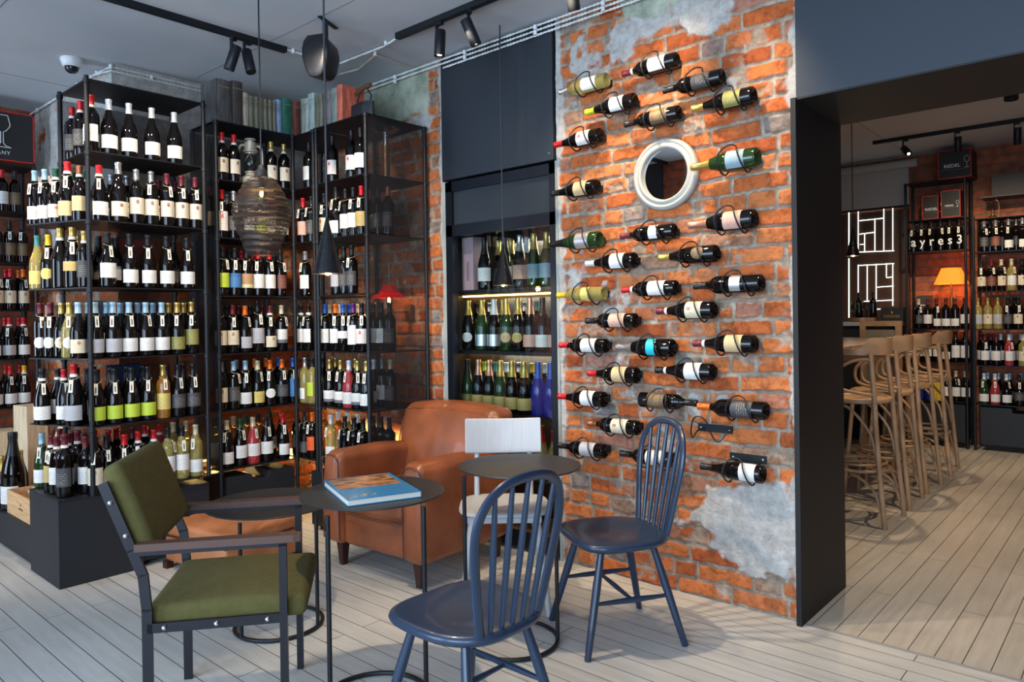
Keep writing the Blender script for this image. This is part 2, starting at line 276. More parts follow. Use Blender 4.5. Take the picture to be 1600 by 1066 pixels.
# ------------------------------------------------------------------ mesh builder
class MB:
    def __init__(s): s.v = []; s.f = []; s.uv = None
    def add(s, vs, fs):
        o = len(s.v); s.v += [tuple(v) for v in vs]; s.f += [tuple(i+o for i in f) for f in fs]; return s
    def box(s, x0, x1, y0, y1, z0, z1):
        return s.add([(x, y, z) for x in (x0, x1) for y in (y0, y1) for z in (z0, z1)],
                     [(0, 1, 3, 2), (4, 6, 7, 5), (0, 4, 5, 1), (2, 3, 7, 6), (0, 2, 6, 4), (1, 5, 7, 3)])
    def beam(s, p, q, w, h, up=(0, 0, 1)):
        p, q, up = Vector(p), Vector(q), Vector(up); d = (q-p).normalized(); a = d.cross(up)
        if a.length < 1e-4: a = d.cross(Vector((1, 0, 0)))
        a.normalize(); b = a.cross(d).normalized(); vs = []
        for c in (p, q):
            for i, j in ((-1, -1), (1, -1), (1, 1), (-1, 1)): vs.append(c+a*(i*w/2)+b*(j*h/2))
        return s.add(vs, [(3, 2, 1, 0), (4, 5, 6, 7), (0, 1, 5, 4), (1, 2, 6, 5), (2, 3, 7, 6), (3, 0, 4, 7)])
    def tube(s, pts, r, n=8, closed=False, cap=True, flat=None):
        pts = [Vector(p) for p in pts]; N = len(pts); rs = r if isinstance(r, (list, tuple)) else [r]*N
        T = []
        for i in range(N):
            a = pts[(i-1) % N] if (closed or i > 0) else pts[i]; b = pts[(i+1) % N] if (closed or i < N-1) else pts[i]
            T.append((b-a).normalized())
        u = T[0].orthogonal().normalized()
        if flat: u = Vector(flat)
        vs = []
        for i in range(N):
            u = (u-T[i]*u.dot(T[i])).normalized(); w = T[i].cross(u)
            for k in range(n):
                an = 2*PI*k/n; ra = rs[i] if not isinstance(rs[i], tuple) else None
                if ra is None: vs.append(pts[i]+u*cos(an)*rs[i][0]+w*sin(an)*rs[i][1])
                else: vs.append(pts[i]+(u*cos(an)+w*sin(an))*ra)
        fs = []
        for i in range(N if closed else N-1):
            j = (i+1) % N
            for k in range(n): fs.append((i*n+k, i*n+(k+1) % n, j*n+(k+1) % n, j*n+k))
        if cap and not closed: fs += [tuple(range(n))[::-1], tuple((N-1)*n+k for k in range(n))]
        return s.add(vs, fs)
    def lathe(s, prof, n=20, c=(0, 0, 0), axis='z', a0=0, a1=2*PI):
        full = abs(a1-a0-2*PI) < 1e-6; m = n if full else n+1; vs = []; fs = []
        for r, z in prof:
            for k in range(m):
                a = a0+(a1-a0)*k/n; x, y = r*cos(a), r*sin(a)
                vs.append((c[0]+x, c[1]+y, c[2]+z) if axis == 'z' else ((c[0]+z, c[1]+x, c[2]+y) if axis == 'x' else (c[0]+x, c[1]+z, c[2]+y)))
        for i in range(len(prof)-1):
            for k in range(n if full else n):
                k2 = (k+1) % m if full else k+1
                f = (i*m+k, i*m+k2, (i+1)*m+k2, (i+1)*m+k); fs.append(f if axis != 'y' else f[::-1])
        return s.add(vs, fs)
    def prism(s, poly, z0, z1, ax='z'):
        n = len(poly)
        def P(a, b, c): return (a, b, c) if ax == 'z' else ((c, a, b) if ax == 'x' else (a, c, b))
        vs = [P(a, b, z0) for a, b in poly]+[P(a, b, z1) for a, b in poly]
        return s.add(vs, [tuple(range(n))[::-1], tuple(range(n, 2*n))]+[(i, (i+1) % n, n+(i+1) % n, n+i) for i in range(n)])
    def rbox(s, c, size, r=.02, seg=6, fn=None):
        """box with rounded edges, fn(x,y,z in -1..1, point)->point bends it"""
        hx, hy, hz = [v/2 for v in size]; idx = {}; vs = []; fs = []
        def g(i): return -1+2*i/seg
        def vert(p):
            k = tuple(round(q, 5) for q in p)
            if k in idx: return idx[k]
            P = Vector((p[0]*hx, p[1]*hy, p[2]*hz))
            core = Vector([max(-h+r, min(h-r, q)) for q, h in zip(P, (hx, hy, hz))]); d = P-core
            if d.length > 1e-9: P = core+d.normalized()*r
            if fn: P = Vector(fn(p, P))
            idx[k] = len(vs); vs.append(P+Vector(c)); return idx[k]
        def G(h):
            e = min(r/h, .999); a = [-1, -1+.3*e, -1+.65*e]; m = [(-1+e)+2*(1-e)*i/seg for i in range(seg+1)]
            return a+m+[-v for v in a[::-1]]
        g3 = [G(hx), G(hy), G(hz)]
        for ax in range(3):
            A, B = g3[(ax+1) % 3], g3[(ax+2) % 3]
            for sg in (-1, 1):
                for i in range(len(A)-1):
                    for j in range(len(B)-1):
                        q = []
                        for a, b in ((i, j), (i+1, j), (i+1, j+1), (i, j+1)):
                            p = [0, 0, 0]; p[ax] = sg; p[(ax+1) % 3] = A[a]; p[(ax+2) % 3] = B[b]; q.append(vert(p))
                        fs.append(tuple(q) if sg > 0 else tuple(q[::-1]))
        return s.add(vs, fs)
    def slab(s, out, prof, c=(0, 0, 0), dish=None):
        """rounded plate from an outline: prof = [(inset scale, z)] from bottom centre to top centre"""
        n = len(out); cx = sum(p[0] for p in out)/n; cy = sum(p[1] for p in out)/n; vs = []; fs = []
        for k, z in prof:
            for x, y in out:
                X, Y = cx+(x-cx)*k, cy+(y-cy)*k; vs.append((c[0]+X, c[1]+Y, c[2]+z+(dish(X, Y, k, z) if dish else 0)))
        for i in range(len(prof)-1):
            for k in range(n): fs.append((i*n+k, i*n+(k+1) % n, (i+1)*n+(k+1) % n, (i+1)*n+k))
        fs += [tuple(range(n))[::-1], tuple((len(prof)-1)*n+k for k in range(n))]
        return s.add(vs, fs)
    def move(s, M):
        s.v = [tuple(M @ Vector(v)) for v in s.v]; return s
    def mesh(s, name, m, smooth=True, auto=40):
        me = bpy.data.meshes.new(name); me.from_pydata(s.v, [], s.f); me.update()
        if m is not None: me.materials.append(m)
        if smooth:
            me.polygons.foreach_set('use_smooth', [True]*len(me.polygons))
            try: me.set_sharp_from_angle(angle=math.radians(auto))
            except Exception: pass
        return me
    def build(s, name, m, parent=None, smooth=True, auto=40, label=None):
        o = bpy.data.objects.new(name, s.mesh(name, m, smooth, auto)); C.objects.link(o)
        if parent: o.parent = parent
        if label: o['label'] = label
        return o
def mesh_obj(name, me, parent=None):
    o = bpy.data.objects.new(name, me); C.objects.link(o); o.parent = parent; return o
def tag(o, label, cat, group=None, kind=None):
    o['label'] = label; o['category'] = cat
    if group: o['group'] = group
    if kind: o['kind'] = kind
    return o
def thing(name, label, cat, loc=(0, 0, 0), rz=0, group=None):
    o = bpy.data.objects.new(name, None); C.objects.link(o); o.location = loc; o.rotation_euler = (0, 0, rz); o.empty_display_size = .1
    return tag(o, label, cat, group)
def struct(o): o['kind'] = 'structure'; return o
def kids(o): return [c for c in bpy.data.objects if c.parent == o]
def dup(o, parent=None, tree=None):
    c = o.copy(); C.objects.link(c)
    if parent: c.parent = parent
    for ch in tree.get(o.name, []) if tree else kids(o):
        dup(ch, c, tree)
    return c
def smooth_path(pts, k=6, closed=False):
    P = [Vector(p) for p in pts]; out = []; n = len(P)
    for i in range(n if closed else n-1):
        if closed: a, b, c, d = P[(i-1) % n], P[i], P[(i+1) % n], P[(i+2) % n]
        else: a, b, c, d = P[max(i-1, 0)], P[i], P[i+1], P[min(i+2, n-1)]
        for j in range(k):
            t = j/k; out.append(.5*((2*b)+(c-a)*t+(2*a-5*b+4*c-d)*t*t+(-a+3*b-3*c+d)*t**3))
    if not closed: out.append(P[-1])
    return out
def text(body, size, name, m, parent, M, ex=.0006, align='CENTER', label=None, space=1., xs=1.):
    cu = bpy.data.curves.new('t', 'FONT'); cu.body = body; cu.size = size; cu.extrude = ex; cu.align_x = align; cu.align_y = 'CENTER'; cu.space_character = space; cu.resolution_u = 3; cu.offset = size*.012
    to = bpy.data.objects.new('t', cu); C.objects.link(to); bpy.context.view_layer.update()
    me = bpy.data.meshes.new_from_object(to.evaluated_get(bpy.context.evaluated_depsgraph_get())); bpy.data.objects.remove(to); bpy.data.curves.remove(cu)
    me.materials.clear(); me.materials.append(m); me.transform(Matrix.Diagonal((xs, 1, 1, 1))); me.transform(M)
    o = bpy.data.objects.new(name, me); C.objects.link(o); o.parent = parent
    if label: o['label'] = label
    return o
def frame_M(o, x, y):
    """matrix that lays text with its x direction along x, its y along y, at o"""
    x, y = Vector(x).normalized(), Vector(y).normalized(); z = x.cross(y); m = Matrix.Identity(4)
    for i in range(3): m[i][0], m[i][1], m[i][2], m[i][3] = x[i], y[i], z[i], o[i]
    return m
#PART2
# ------------------------------------------------------------------ the room
ZC = 2.99
def box(name, m, b, parent=None, smooth=False): return MB().box(*b).build(name, m, parent, smooth)
YW = 3.21; XJ = -1.14; XL = -4.92; YB = 1.83
struct(box('floor', FLOORX, (-6.6, 3.0, -2.5, 3.215, -.05, 0)))
struct(box('floor', FLOORY, (-6.6, 3.0, 3.215, 8.8, -.05, 0)))
struct(box('trim_1', mat('threshold_strip', (.3, .29, .28), .4), (XJ+.004, 3.3, 3.2, 3.222, 0, .002)))
struct(box('ceiling', CEIL, (-6.6, 3.0, -2.5, 8.8, ZC, ZC+.1)))
for i, (a, b) in enumerate((((-7.4, .55), (2.9, .55)), ((-7.4, 1.75), (-.5, 1.75)))):
    pass

def heightwall(name, length, height, step, M, seed, plaster, green, L=.262, rowh=.0825, depth=.013):
    """old brick wall as a relief: bricks proud of the joints, plaster patches over them.
    local x along, z up, relief toward -y; plaster(x,z), green(x,z) give 0..1 numpy arrays before noise"""
    rs = np.random.RandomState(seed); nx, nz = int(length/step)+1, int(height/step)+1
    x = np.linspace(0, length, nx); z = np.linspace(0, height, nz); X, Z = np.meshgrid(x, z)
    def vn(sx, sz, s):       # value noise
        r = np.random.RandomState(s); gx, gz = int(length/sx)+4, int(height/sz)+4; g = r.rand(gz, gx)
        fx, fz = X/sx+.5, Z/sz+.5; ix, iz = fx.astype(int), fz.astype(int); tx, tz = fx-ix, fz-iz; tx = tx*tx*(3-2*tx); tz = tz*tz*(3-2*tz)
        return (g[iz, ix]*(1-tx)+g[iz, ix+1]*tx)*(1-tz)+(g[iz+1, ix]*(1-tx)+g[iz+1, ix+1]*tx)*tz
    def fbm(sc, s): return (vn(sc, sc, s)*.5+vn(sc/2, sc/2, s+1)*.27+vn(sc/4, sc/4, s+2)*.15+vn(sc/8, sc/8, s+3)*.08)
    Xd = X+(vn(.05, .05, seed+11)-.5)*.010+(vn(.02, .02, seed+12)-.5)*.007
    Zd = Z+(vn(.35, .3, seed+13)-.5)*.022+(vn(.05, .05, seed+14)-.5)*.008+(vn(.018, .018, seed+15)-.5)*.007
    row = np.floor(Zd/rowh).astype(int); nr = row.max()+3; row = np.clip(row, 0, nr-1); fz = Zd/rowh-row
    bk = np.zeros_like(X); rd = np.zeros_like(X); hgt = np.zeros_like(X); jw = .0065
    for r in range(nr):
        msk = row == r
        if not msk.any(): continue
        edges = [-.3-rs.rand()*.26]; head = (r % 3 == 1)
        while edges[-1] < length+.3:
            hd = head if rs.rand() < .85 else not head
            edges.append(edges[-1]+(L/2 if hd else L)*(1+(rs.rand()-.5)*.14))
        e = np.array(edges); rnd = rs.rand(len(e)); out = (rs.rand(len(e))-.5)*.006; sh = (rs.rand(len(e))-.5)*.004; tilt = (rs.rand(len(e))-.5)*.010; jj = 1+rs.rand(len(e))*.9
        xx = Xd[msk]; k = np.clip(np.searchsorted(e, xx)-1, 0, len(e)-2); dx = np.minimum(xx-e[k], e[k+1]-xx); zz = fz[msk]*rowh+sh[k]
        dz = np.minimum(zz, rowh-zz); t = np.clip((np.minimum(dx, dz)-jw*jj[k]*.62)/.006, 0, 1)
        # rounded corners
        cx, cz = np.clip(.016-dx, 0, 1), np.clip(.016-dz, 0, 1); t = t*np.clip((.0165-np.sqrt(cx*cx+cz*cz))/.005+.1, 0, 1)
        t = t*t*(3-2*t); bk[msk] = t; rd[msk] = rnd[k]; hgt[msk] = t*(depth+out[k]+tilt[k]*(zz/rowh-.5))
    chip = np.clip((fbm(.11, seed+20)-.60)*9, 0, 1); bk *= 1-chip*.9; hgt *= 1-chip*.7
    hgt += (fbm(.03, seed+30)-.5)*.006*(.4+bk)+(fbm(.4, seed+33)-.5)*.010
    pl = np.clip((plaster(X, Z)+(fbm(.28, seed+40)-.5)*2.2+(fbm(.07, seed+44)-.5)*.8-.5)*7, 0, 1)
    gn = np.clip((green(X, Z)+(fbm(.3, seed+50)-.5)*1.2+(fbm(.06, seed+54)-.5)*.5-.5)*9, 0, 1)
    hgt = hgt*(1-pl*.9)+pl*(depth+.006+(fbm(.10, seed+60)-.5)*.018); hgt = hgt*(1-gn*.8)+gn*(depth+.012)
    V = np.stack([X, -hgt, Z], -1).reshape(-1, 3)
    i = np.arange(nx*nz).reshape(nz, nx); F = np.stack([i[:-1, :-1], i[:-1, 1:], i[1:, 1:], i[1:, :-1]], -1).reshape(-1, 4)
    me = bpy.data.meshes.new(name); me.vertices.add(len(V)); me.vertices.foreach_set('co', V.ravel().astype(np.float32))
    me.loops.add(F.size); me.loops.foreach_set('vertex_index', F.ravel().astype(np.int32)); me.polygons.add(len(F))
    me.polygons.foreach_set('loop_start', np.arange(0, F.size, 4, dtype=np.int32)); me.polygons.foreach_set('loop_total', np.full(len(F), 4, np.int32)); me.update(calc_edges=True)
    for nm, a in (('bk', bk), ('rd', rd), ('pl', pl), ('gn', gn)):
        at = me.attributes.new(nm, 'FLOAT', 'POINT'); at.data.foreach_set('value', a.ravel().astype(np.float32))
    me.polygons.foreach_set('use_smooth', [True]*len(F)); me.materials.append(BRICK); me.transform(M)
    o = bpy.data.objects.new(name, me); C.objects.link(o); return struct(o)
def rng(v, a, b): return np.clip((v-a)/(b-a), 0, 1)
def sm(*ar):
    r = ar[0]
    for q in ar[1:]: r = np.maximum(r, q)
    return r
def ell(X, Z, cx, cz, rx, rz): return np.clip(1.25-np.sqrt(((X-cx)/rx)**2+((Z-cz)/rz)**2), 0, 1)
# brick pier with the bottle display: x -2.45 .. -1.145
Wd = 1.305
def pl1(X, Z):
    edge = np.clip(1.05-(Wd-X)/.085, 0, 1)*1.0
    left = np.clip(1.1-X/.05, 0, 1)
    return sm(edge, left, ell(X, Z, 1.10, .36, .27, .34)*1.15, ell(X, Z, .82, 2.76, .22, .17)*.95, ell(X, Z, .62, 2.80, .22, .07)*.75, ell(X, Z, .33, .15, .18, .08)*.6,
              ell(X, Z, .42, 2.20, .10, .07)*.5, -.3+0*X)
def gn1(X, Z): return ell(X, Z, .55, 2.93, .30, .15)
heightwall('wall_brick_pier', Wd, ZC, .0046, Matrix.Translation((-2.45, YW+.012, 0)), 3, pl1, gn1)
struct(box('wall_pier_core', CONC, (-2.45, XJ-.03, YW+.03, 3.75, 0, ZC)))
struct(box('wall_pier_return', CONC, (-2.452, -2.44, YW+.0, 3.75, 0, ZC)))
# brick wall behind the right rack: x -4.92 .. -3.36
def pl2(X, Z): return sm(np.clip(1.05-(1.56-X)/.04, 0, 1), ell(X, Z, 1.35, 2.62, .25, .14)*.8, -.2+0*X)
def gn2(X, Z): return np.clip((Z-2.60)/.14, 0, 1.2)*np.clip((1.50-X)/.1, 0, 1)
heightwall('wall_brick_back', 1.56, ZC, .0075, Matrix.Translation((-4.92, YW+.012, 0)), 9, pl2, gn2)
struct(box('wall_back_core', CONC, (-5.2, -3.66, YW+.03, 3.75, 0, ZC)))
struct(box('trim_2', CONC, (-3.365, -3.335, YW-.012, YW+.03, 0, 2.21)))
struct(box('trim_3', CONC, (-2.462, -2.445, YW-.012, 3.75, 0, 2.21)))
# left wall and the wall behind the far-left shelves
def pl3(X, Z): return np.clip((Z-1.95)/.35, 0, 1.2)
heightwall('wall_left', YW-YB, ZC, .011, Matrix.Translation((XL, YB, 0)) @ Matrix.Rotation(PI/2, 4, 'Z'), 21, pl3, lambda X, Z: 0*X)
struct(box('wall_left_core', CONC, (-5.3, XL-.03, YB+.03, 3.4, 0, ZC)))
heightwall('wall_left_back', 1.56, ZC, .011, Matrix.Translation((XL-1.56+.012, YB+.012, 0)), 23, lambda X, Z: np.clip((Z-2.0)/.3, 0, 1.2), lambda X, Z: 0*X)
struct(box('wall_left_back_core', CONC, (-6.6, XL-.03, YB+.03, 1.95, 0, ZC)))
# column head above the tall rack
struct(box('wall_column_head', CONC, (XL-.04, XL+.012, YB-.018, YW, 2.30, ZC)))
# opening: reveal and header
struct(box('wall_opening_reveal', REVEAL, (XJ-.022, XJ, 3.172, 3.775, 0, 2.275)))
struct(box('wall_opening_header', LINTEL, (XJ-.002, 3.2, 3.185, 3.77, 2.275, ZC)))
struct(box('trim_4', REVEAL, (XJ, 3.2, 3.186, 3.775, 2.268, 2.276)))
# the rest of the shell
struct(box('wall_far_left', BRICKT, (-6.6, -6.47, -2.5, 1.9, 0, ZC)))
struct(box('wall_right', BRICKT, (2.9, 3.0, -2.5, 8.7, 0, ZC)))
for n_, (a, b, c, d) in enumerate(((-6.6, 3.0, 0, .45), (-6.6, 3.0, 2.7, ZC), (-6.6, -6.3, .45, 2.7), (-4.9, -3.9, .45, 2.7), (-2.0, -1.4, .45, 2.7), (.6, .9, .45, 2.7), (2.7, 3.0, .45, 2.7))):
    struct(box('wall_front', BRICKT if n_ > 2 else PANEL, (a, b, -2.5, -2.35, c, d)))
struct(box('wall_backroom_far', BRICKT, (-4.2, 3.0, 8.66, 8.8, 0, ZC)))
struct(box('wall_backroom_left', BRICKT, (-4.3, -4.2, 3.75, 8.8, 0, ZC)))
struct(box('wall_fridge_niche', PANEL, (-3.66, -2.45, 3.72, 3.76, 0, ZC)))
for k, (a, b, w) in enumerate(((-7.2, 3., .012), )):
    pass
struct(MB().box(-6.4, 2.9, 1.10, 1.106, ZC-.0015, ZC).build('ceiling_joint', mat('joint', (.25, .26, .28), .8), None, False))
struct(MB().box(-4.8, 2.9, 2.30, 2.306, ZC-.0015, ZC).build('ceiling_joint', MC['joint'], None, False))
struct(MB().box(-5.6, -5.594, -2, 1.8, ZC-.0015, ZC).build('ceiling_joint', MC['joint'], None, False))
struct(MB().box(-1.9, -1.894, 3.8, 8.6, ZC-.0015, ZC).build('ceiling_joint', MC['joint'], None, False))

struct(box('wall_front_pier', BRICKT, (-3.93, -3.35, -.95, -.62, 0, ZC)))
struct(box('wall_front_pier', PANEL, (-4.75, -3.932, -.95, -.60, 0, ZC)))
# dark roller housing and the fridge below it
p = thing('wall_panel', 'large flat dark slate panel filling the niche above the glass drinks fridge', 'wall panel', (-2.905, 3.2, 2.215))
MB().rbox((0, -.0, .385), (.885, .03, .77), .003, 1).build('board', PANEL, p)
sb = MB()
for x in (-.415, .415):
    for z in (.04, .73): sb.lathe([(0, -.017), (.006, -.017), (.006, -.014)], 8, (x, 0, z), 'y')
sb.build('screw', CHROME, p)
FX0, FX1, FY = -3.325, -2.462, 3.19
fr = thing('drinks_fridge', 'tall built-in black framed glass door fridge full of sparkling wine bottles', 'fridge', ((FX0+FX1)/2, FY, 0))
w2 = (FX1-FX0)/2
b = MB().box(-w2-.3, w2, .45, .5, 0, 2.2).box(-w2-.30, -w2-.28, .06, .5, 0, 2.2).box(-w2-.3, -w2, .055, .06, 0, 2.2).box(w2-.02, w2, .06, .5, 0, 2.2).box(-w2-.3, w2, .06, .5, 2.18, 2.2).box(-w2-.3, w2, .06, .5, 0, .06)
b.build('cabinet', mat('fridge_liner', (.03, .032, .035), .4, .4), fr, False)
b = MB().box(-w2, -w2+.055, 0, .05, .02, 2.2).box(w2-.035, w2, 0, .05, .02, 2.2).box(-w2, w2, 0, .05, 2.14, 2.2).box(-w2, w2, 0, .05, 1.86, 1.93).box(-w2, w2, .002, .05, .02, .12)
b.build('door_frame', mat('fridge_frame', (.012, .015, .022), .3, .4), fr, False)
MB().box(-w2+.05, w2-.03, .02, .04, 1.93, 2.14).build('header_panel', PANEL, fr, False)
MB().box(-w2+.05, w2-.03, .022, .026, .12, 1.86).build('door_glass', PANE, fr, False)
MB().box(-w2+.058, -w2+.064, -.012, .0, .5, 1.5).build('handle', BLACK, fr, False)
FZ = [.39, .765, 1.145, 1.525]
for z in FZ:
    sh = MB().box(-w2-.27, w2-.022, .10, .44, z-.022, z).build('shelf', BLACK, fr, False)
    MB().box(-w2-.26, w2-.03, .40, .43, z-.032, z-.022).build('light_strip', WARMSTRIP if z > 1 else mat('warm_strip_dim', (1, .8, .5), .4, emit='#ffb45a', es=7), sh, False)
def W(mb, name, m, root, smooth=True, auto=40, label=None):
    """build world-coordinate geometry as a part of root"""
    mi = (Matrix.Translation(root.location) @ Matrix.Rotation(root.rotation_euler[2], 4, 'Z')).inverted()
    return mb.move(mi).build(name, m, root, smooth, auto, label)
# ------------------------------------------------------------------ bottles
PROF = {
 'B': [(0, .022), (.014, .018), (.026, .006), (.031, .0), (.0365, .003), (.0378, .010), (.0378, .186), (.0365, .198), (.0325, .209), (.0255, .219), (.0185, .229), (.0153, .240), (.0143, .262), (.0140, .286), (.0158, .288), (.0158, .297), (.012, .300), (0, .300)],
 'U': [(0, .026), (.016, .02), (.028, .006), (.034, .0), (.0400, .003), (.0415, .011), (.0415, .128), (.0405, .143), (.0375, .160), (.0325, .178), (.0265, .197), (.0212, .215), (.0175, .234), (.0152, .255), (.0143, .280), (.0162, .283), (.0162, .292), (.012, .296), (0, .296)],
 'C': [(0, .03), (.018, .024), (.032, .006), (.037, .0), (.0430, .003), (.0450, .012), (.0450, .135), (.0440, .152), (.0405, .172), (.0345, .195), (.0275, .218), (.0218, .240), (.0182, .262), (.0160, .285), (.0175, .296), (.0175, .312), (.015, .318), (0, .318)]}
SC = {'B': ('B', 1.), 'U': ('U', 1.), 'C': ('C', 1.), 'M': ('U', 1.10), 'J': ('C', 1.5), 'Q': ('B', 1.08)}
def rad_at(prof, z):
    for (r0, z0), (r1, z1) in zip(prof[3:], prof[4:]):
        if z0 <= z <= z1 and z1 > z0: return r0+(r1-r0)*(z-z0)/(z1-z0)
    return prof[-3][0]
BM = {}
def bottle_meshes(code):
    """meshes for a style code: shape glass cap label labelpos tag"""
    if code in BM: return BM[code]
    sh, gl, cp, lb, lp, tg = code; base, sc = SC[sh]; P = PROF[base]; D = {}
    S = Matrix.Scale(sc, 4)
    def fin(mb, nm, m, auto=50):
        mb.move(S); return mb.mesh(nm, m, True, auto)
    k0 = ('glass', sh, gl)
    if k0 not in BM: BM[k0] = fin(MB().lathe(P, 22), 'bottle_glass', GL[gl][1])
    D['glass'] = BM[k0]
    k1 = ('cap', sh, cp)
    if k1 not in BM:
        zt = P[-1][1]; z0 = {'B': .243, 'U': .238, 'C': .222}[base]; zs = [z0]+[z for r, z in P if z0 < z < zt]; pr = [(rad_at(P, z)+.0007, z) for z in zs]+[(rad_at(P, zt-.004)+.0004, zt+.0006), (0, zt+.001)]
        BM[k1] = fin(MB().lathe(pr, 18), 'capsule_mesh', CAP[cp.lower()][1], 45)
    D['capsule'] = BM[k1]
    if cp.isupper():
        k2 = ('band', sh)
        if k2 not in BM:
            z0 = .236 if base != 'C' else .214
            BM[k2] = fin(MB().lathe([(rad_at(P, z)+.0012, z) for z in (z0, z0+.006, z0+.014)], 16), 'band_mesh', WHITEBAND)
        D['seal_band'] = BM[k2]
    if lb != 'N':
        k3 = ('lab', base, sc, lb, lp)
        if k3 not in BM:
            zt = {'B': .180, 'U': .125, 'C': .130}[base]
            z0, z1, hw = {'L': (.028, .100, 68), 'M': (.052, .142, 70), 'T': (.045, .165, 66), 'S': (.082, .128, 62), 'O': (.052, .112, 46), 'F': (.045, .120, 100)}[lp]
            z1 = min(z1, zt+.006); r = max(p[0] for p in P)+.0007; n = 12; me = MB(); vs = []; uv = []; rows = 6 if lp == 'O' else 1
            zc, hh = (z0+z1)/2, (z1-z0)/2
            for i in range(n+1):
                u = i/n; a = math.radians(-90+(-hw+2*hw*u)); k = math.sqrt(max(0, 1-(2*u-1)**2)) if lp == 'O' else 1
                for q in (-1, 1): vs.append((r*cos(a), r*sin(a), zc+q*hh*k)); uv.append((u, .5+.5*q*k))
            me.add(vs, [(2*i, 2*i+2, 2*i+3, 2*i+1) for i in range(n)]); me.move(S)
            mm = me.mesh('label_mesh', LAB[lb][1], True); ul = mm.uv_layers.new(name='UVMap')
            for l in mm.loops: ul.data[l.index].uv = uv[l.vertex_index]
            BM[k3] = mm
        D['label'] = BM[k3]
    if tg == 't':
        k4 = ('tag', base, sc)
        if k4 not in BM:
            r1 = rad_at(P, .205)+.005; mt = MB(); mt.box(-.0095, .0095, -.0005, .0005, -.060, 0); c = Matrix.Translation((0, -r1, .222)) @ Matrix.Rotation(-.16, 4, 'X'); mt.move(c)
            me = MB(); me.v, me.f = list(mt.v), list(mt.f); q = MB().box(-.0035, .0035, -.0011, -.0006, -.050, -.018).box(-.002, .002, -.0011, -.0006, -.012, -.008); q.move(c); n0 = len(me.f); me.add(q.v, q.f); me.move(S)
            mm = me.mesh('tag_mesh', PAPER, False); mm.materials.append(INK)
            for f in mm.polygons:
                if f.index >= n0: f.material_index = 1
            rn = rad_at(P, .232)+.002; loop = [(rn*cos(t)*1.05, rn*sin(t)-.004-.006*max(0, -sin(t)), .232-.010*(-sin(t))) for t in [2*PI*i/14 for i in range(14)]]
            st = MB().tube(loop, .0011, 5, True); BM[('string', base, sc)] = fin(st, 'string_mesh', STRING); BM[k4] = mm
        D['price_tag'] = BM[k4]; D['string'] = BM[('string', base, sc)]
    BM[code] = D; return D
PROTO = {}; ALLB = []; POSTS = []
def bottle(code, loc, rz, label, group, cat='wine bottle', name=None, rx=None):
    """first of a style is built with its parts, later ones are copies of it and of each part"""
    sp = code[0] in 'CJ'
    name = name or ('champagne_bottle' if sp else 'wine_bottle')
    key = (code, name)
    if key not in PROTO:
        D = bottle_meshes(code); o = mesh_obj(name, D['glass']); tree = []
        for nm in ('capsule', 'seal_band', 'label', 'price_tag'):
            if nm in D:
                c = mesh_obj(nm, D[nm], o); sub = []
                if nm == 'price_tag': sub.append(mesh_obj('string', D['string'], c))
                tree.append((c, sub))
        PROTO[key] = (o, tree)
    else:
        o0, tree = PROTO[key]; o = o0.copy(); C.objects.link(o)
        nt_ = []
        for c0, sub in tree:
            c = c0.copy(); C.objects.link(c); c.parent = o; ss = []
            for s0 in sub:
                s_ = s0.copy(); C.objects.link(s_); s_.parent = c; ss.append(s_)
            nt_.append((c, ss))
        tree = nt_
    o.location = loc; o.rotation_euler = (0, 0, rz)
    if rx is None: ALLB.append((o, {'B': .0385, 'U': .0422, 'C': .0457, 'M': .0462, 'J': .068, 'Q': .0415}[code[0]]))
    for c, ss in tree:
        if c.name.startswith('price_tag'): c.rotation_euler = (0, 0, random.uniform(-.45, .45))
    if rx is not None: o.rotation_euler = rx
    return tag(o, label, cat if not sp else 'sparkling wine bottle', group)
ORD = 'first second third fourth fifth sixth seventh eighth ninth tenth eleventh twelfth thirteenth fourteenth fifteenth sixteenth seventeenth eighteenth nineteenth twentieth'.split()
def words(code):
    g, c, l = GL[code[1]][0], CAP[code[2].lower()][0], LAB[code[3]][0]
    return f"{c.replace(' ','-')}-topped {g.replace(' ','-')} bottle, {l.replace(' ','-')} label"
def shelf_row(spec, z, py, a, b, rz, place, group, front=True, jit=.35, sc=1., bias=0.):
    items = sorted([(float(m.group(1)), m.group(2)) for m in re.finditer(r'([\d.]+)([A-Z][a-z][a-zA-Z][A-Z][A-Z][t-])', spec)])
    for i, (px, code) in enumerate(items):
        x, y = online(px, py, a, b)
        s = f"{words(code)}, {ORD[i]} from left, {'front' if front else 'back'} row, {place}"
        bottle(code, (x, y, z+.001), rz+bias+random.uniform(-jit, jit), s, group)
# shelf heights
ZA = [2.257, 1.895, 1.54, 1.165, .806, .447]
def rack_posts(mb, pts, z0, z1, r=.0125, joints=()):
    for x, y in pts:
        POSTS.append((x, y, z0, z1))
        mb.tube([(x, y, z0), (x, y, z1)], r, 10)
        for z in joints: mb.lathe([(r, -.028), (r+.004, -.026), (r+.004, -.006), (r, -.004)], 10, (x, y, z))
    return mb
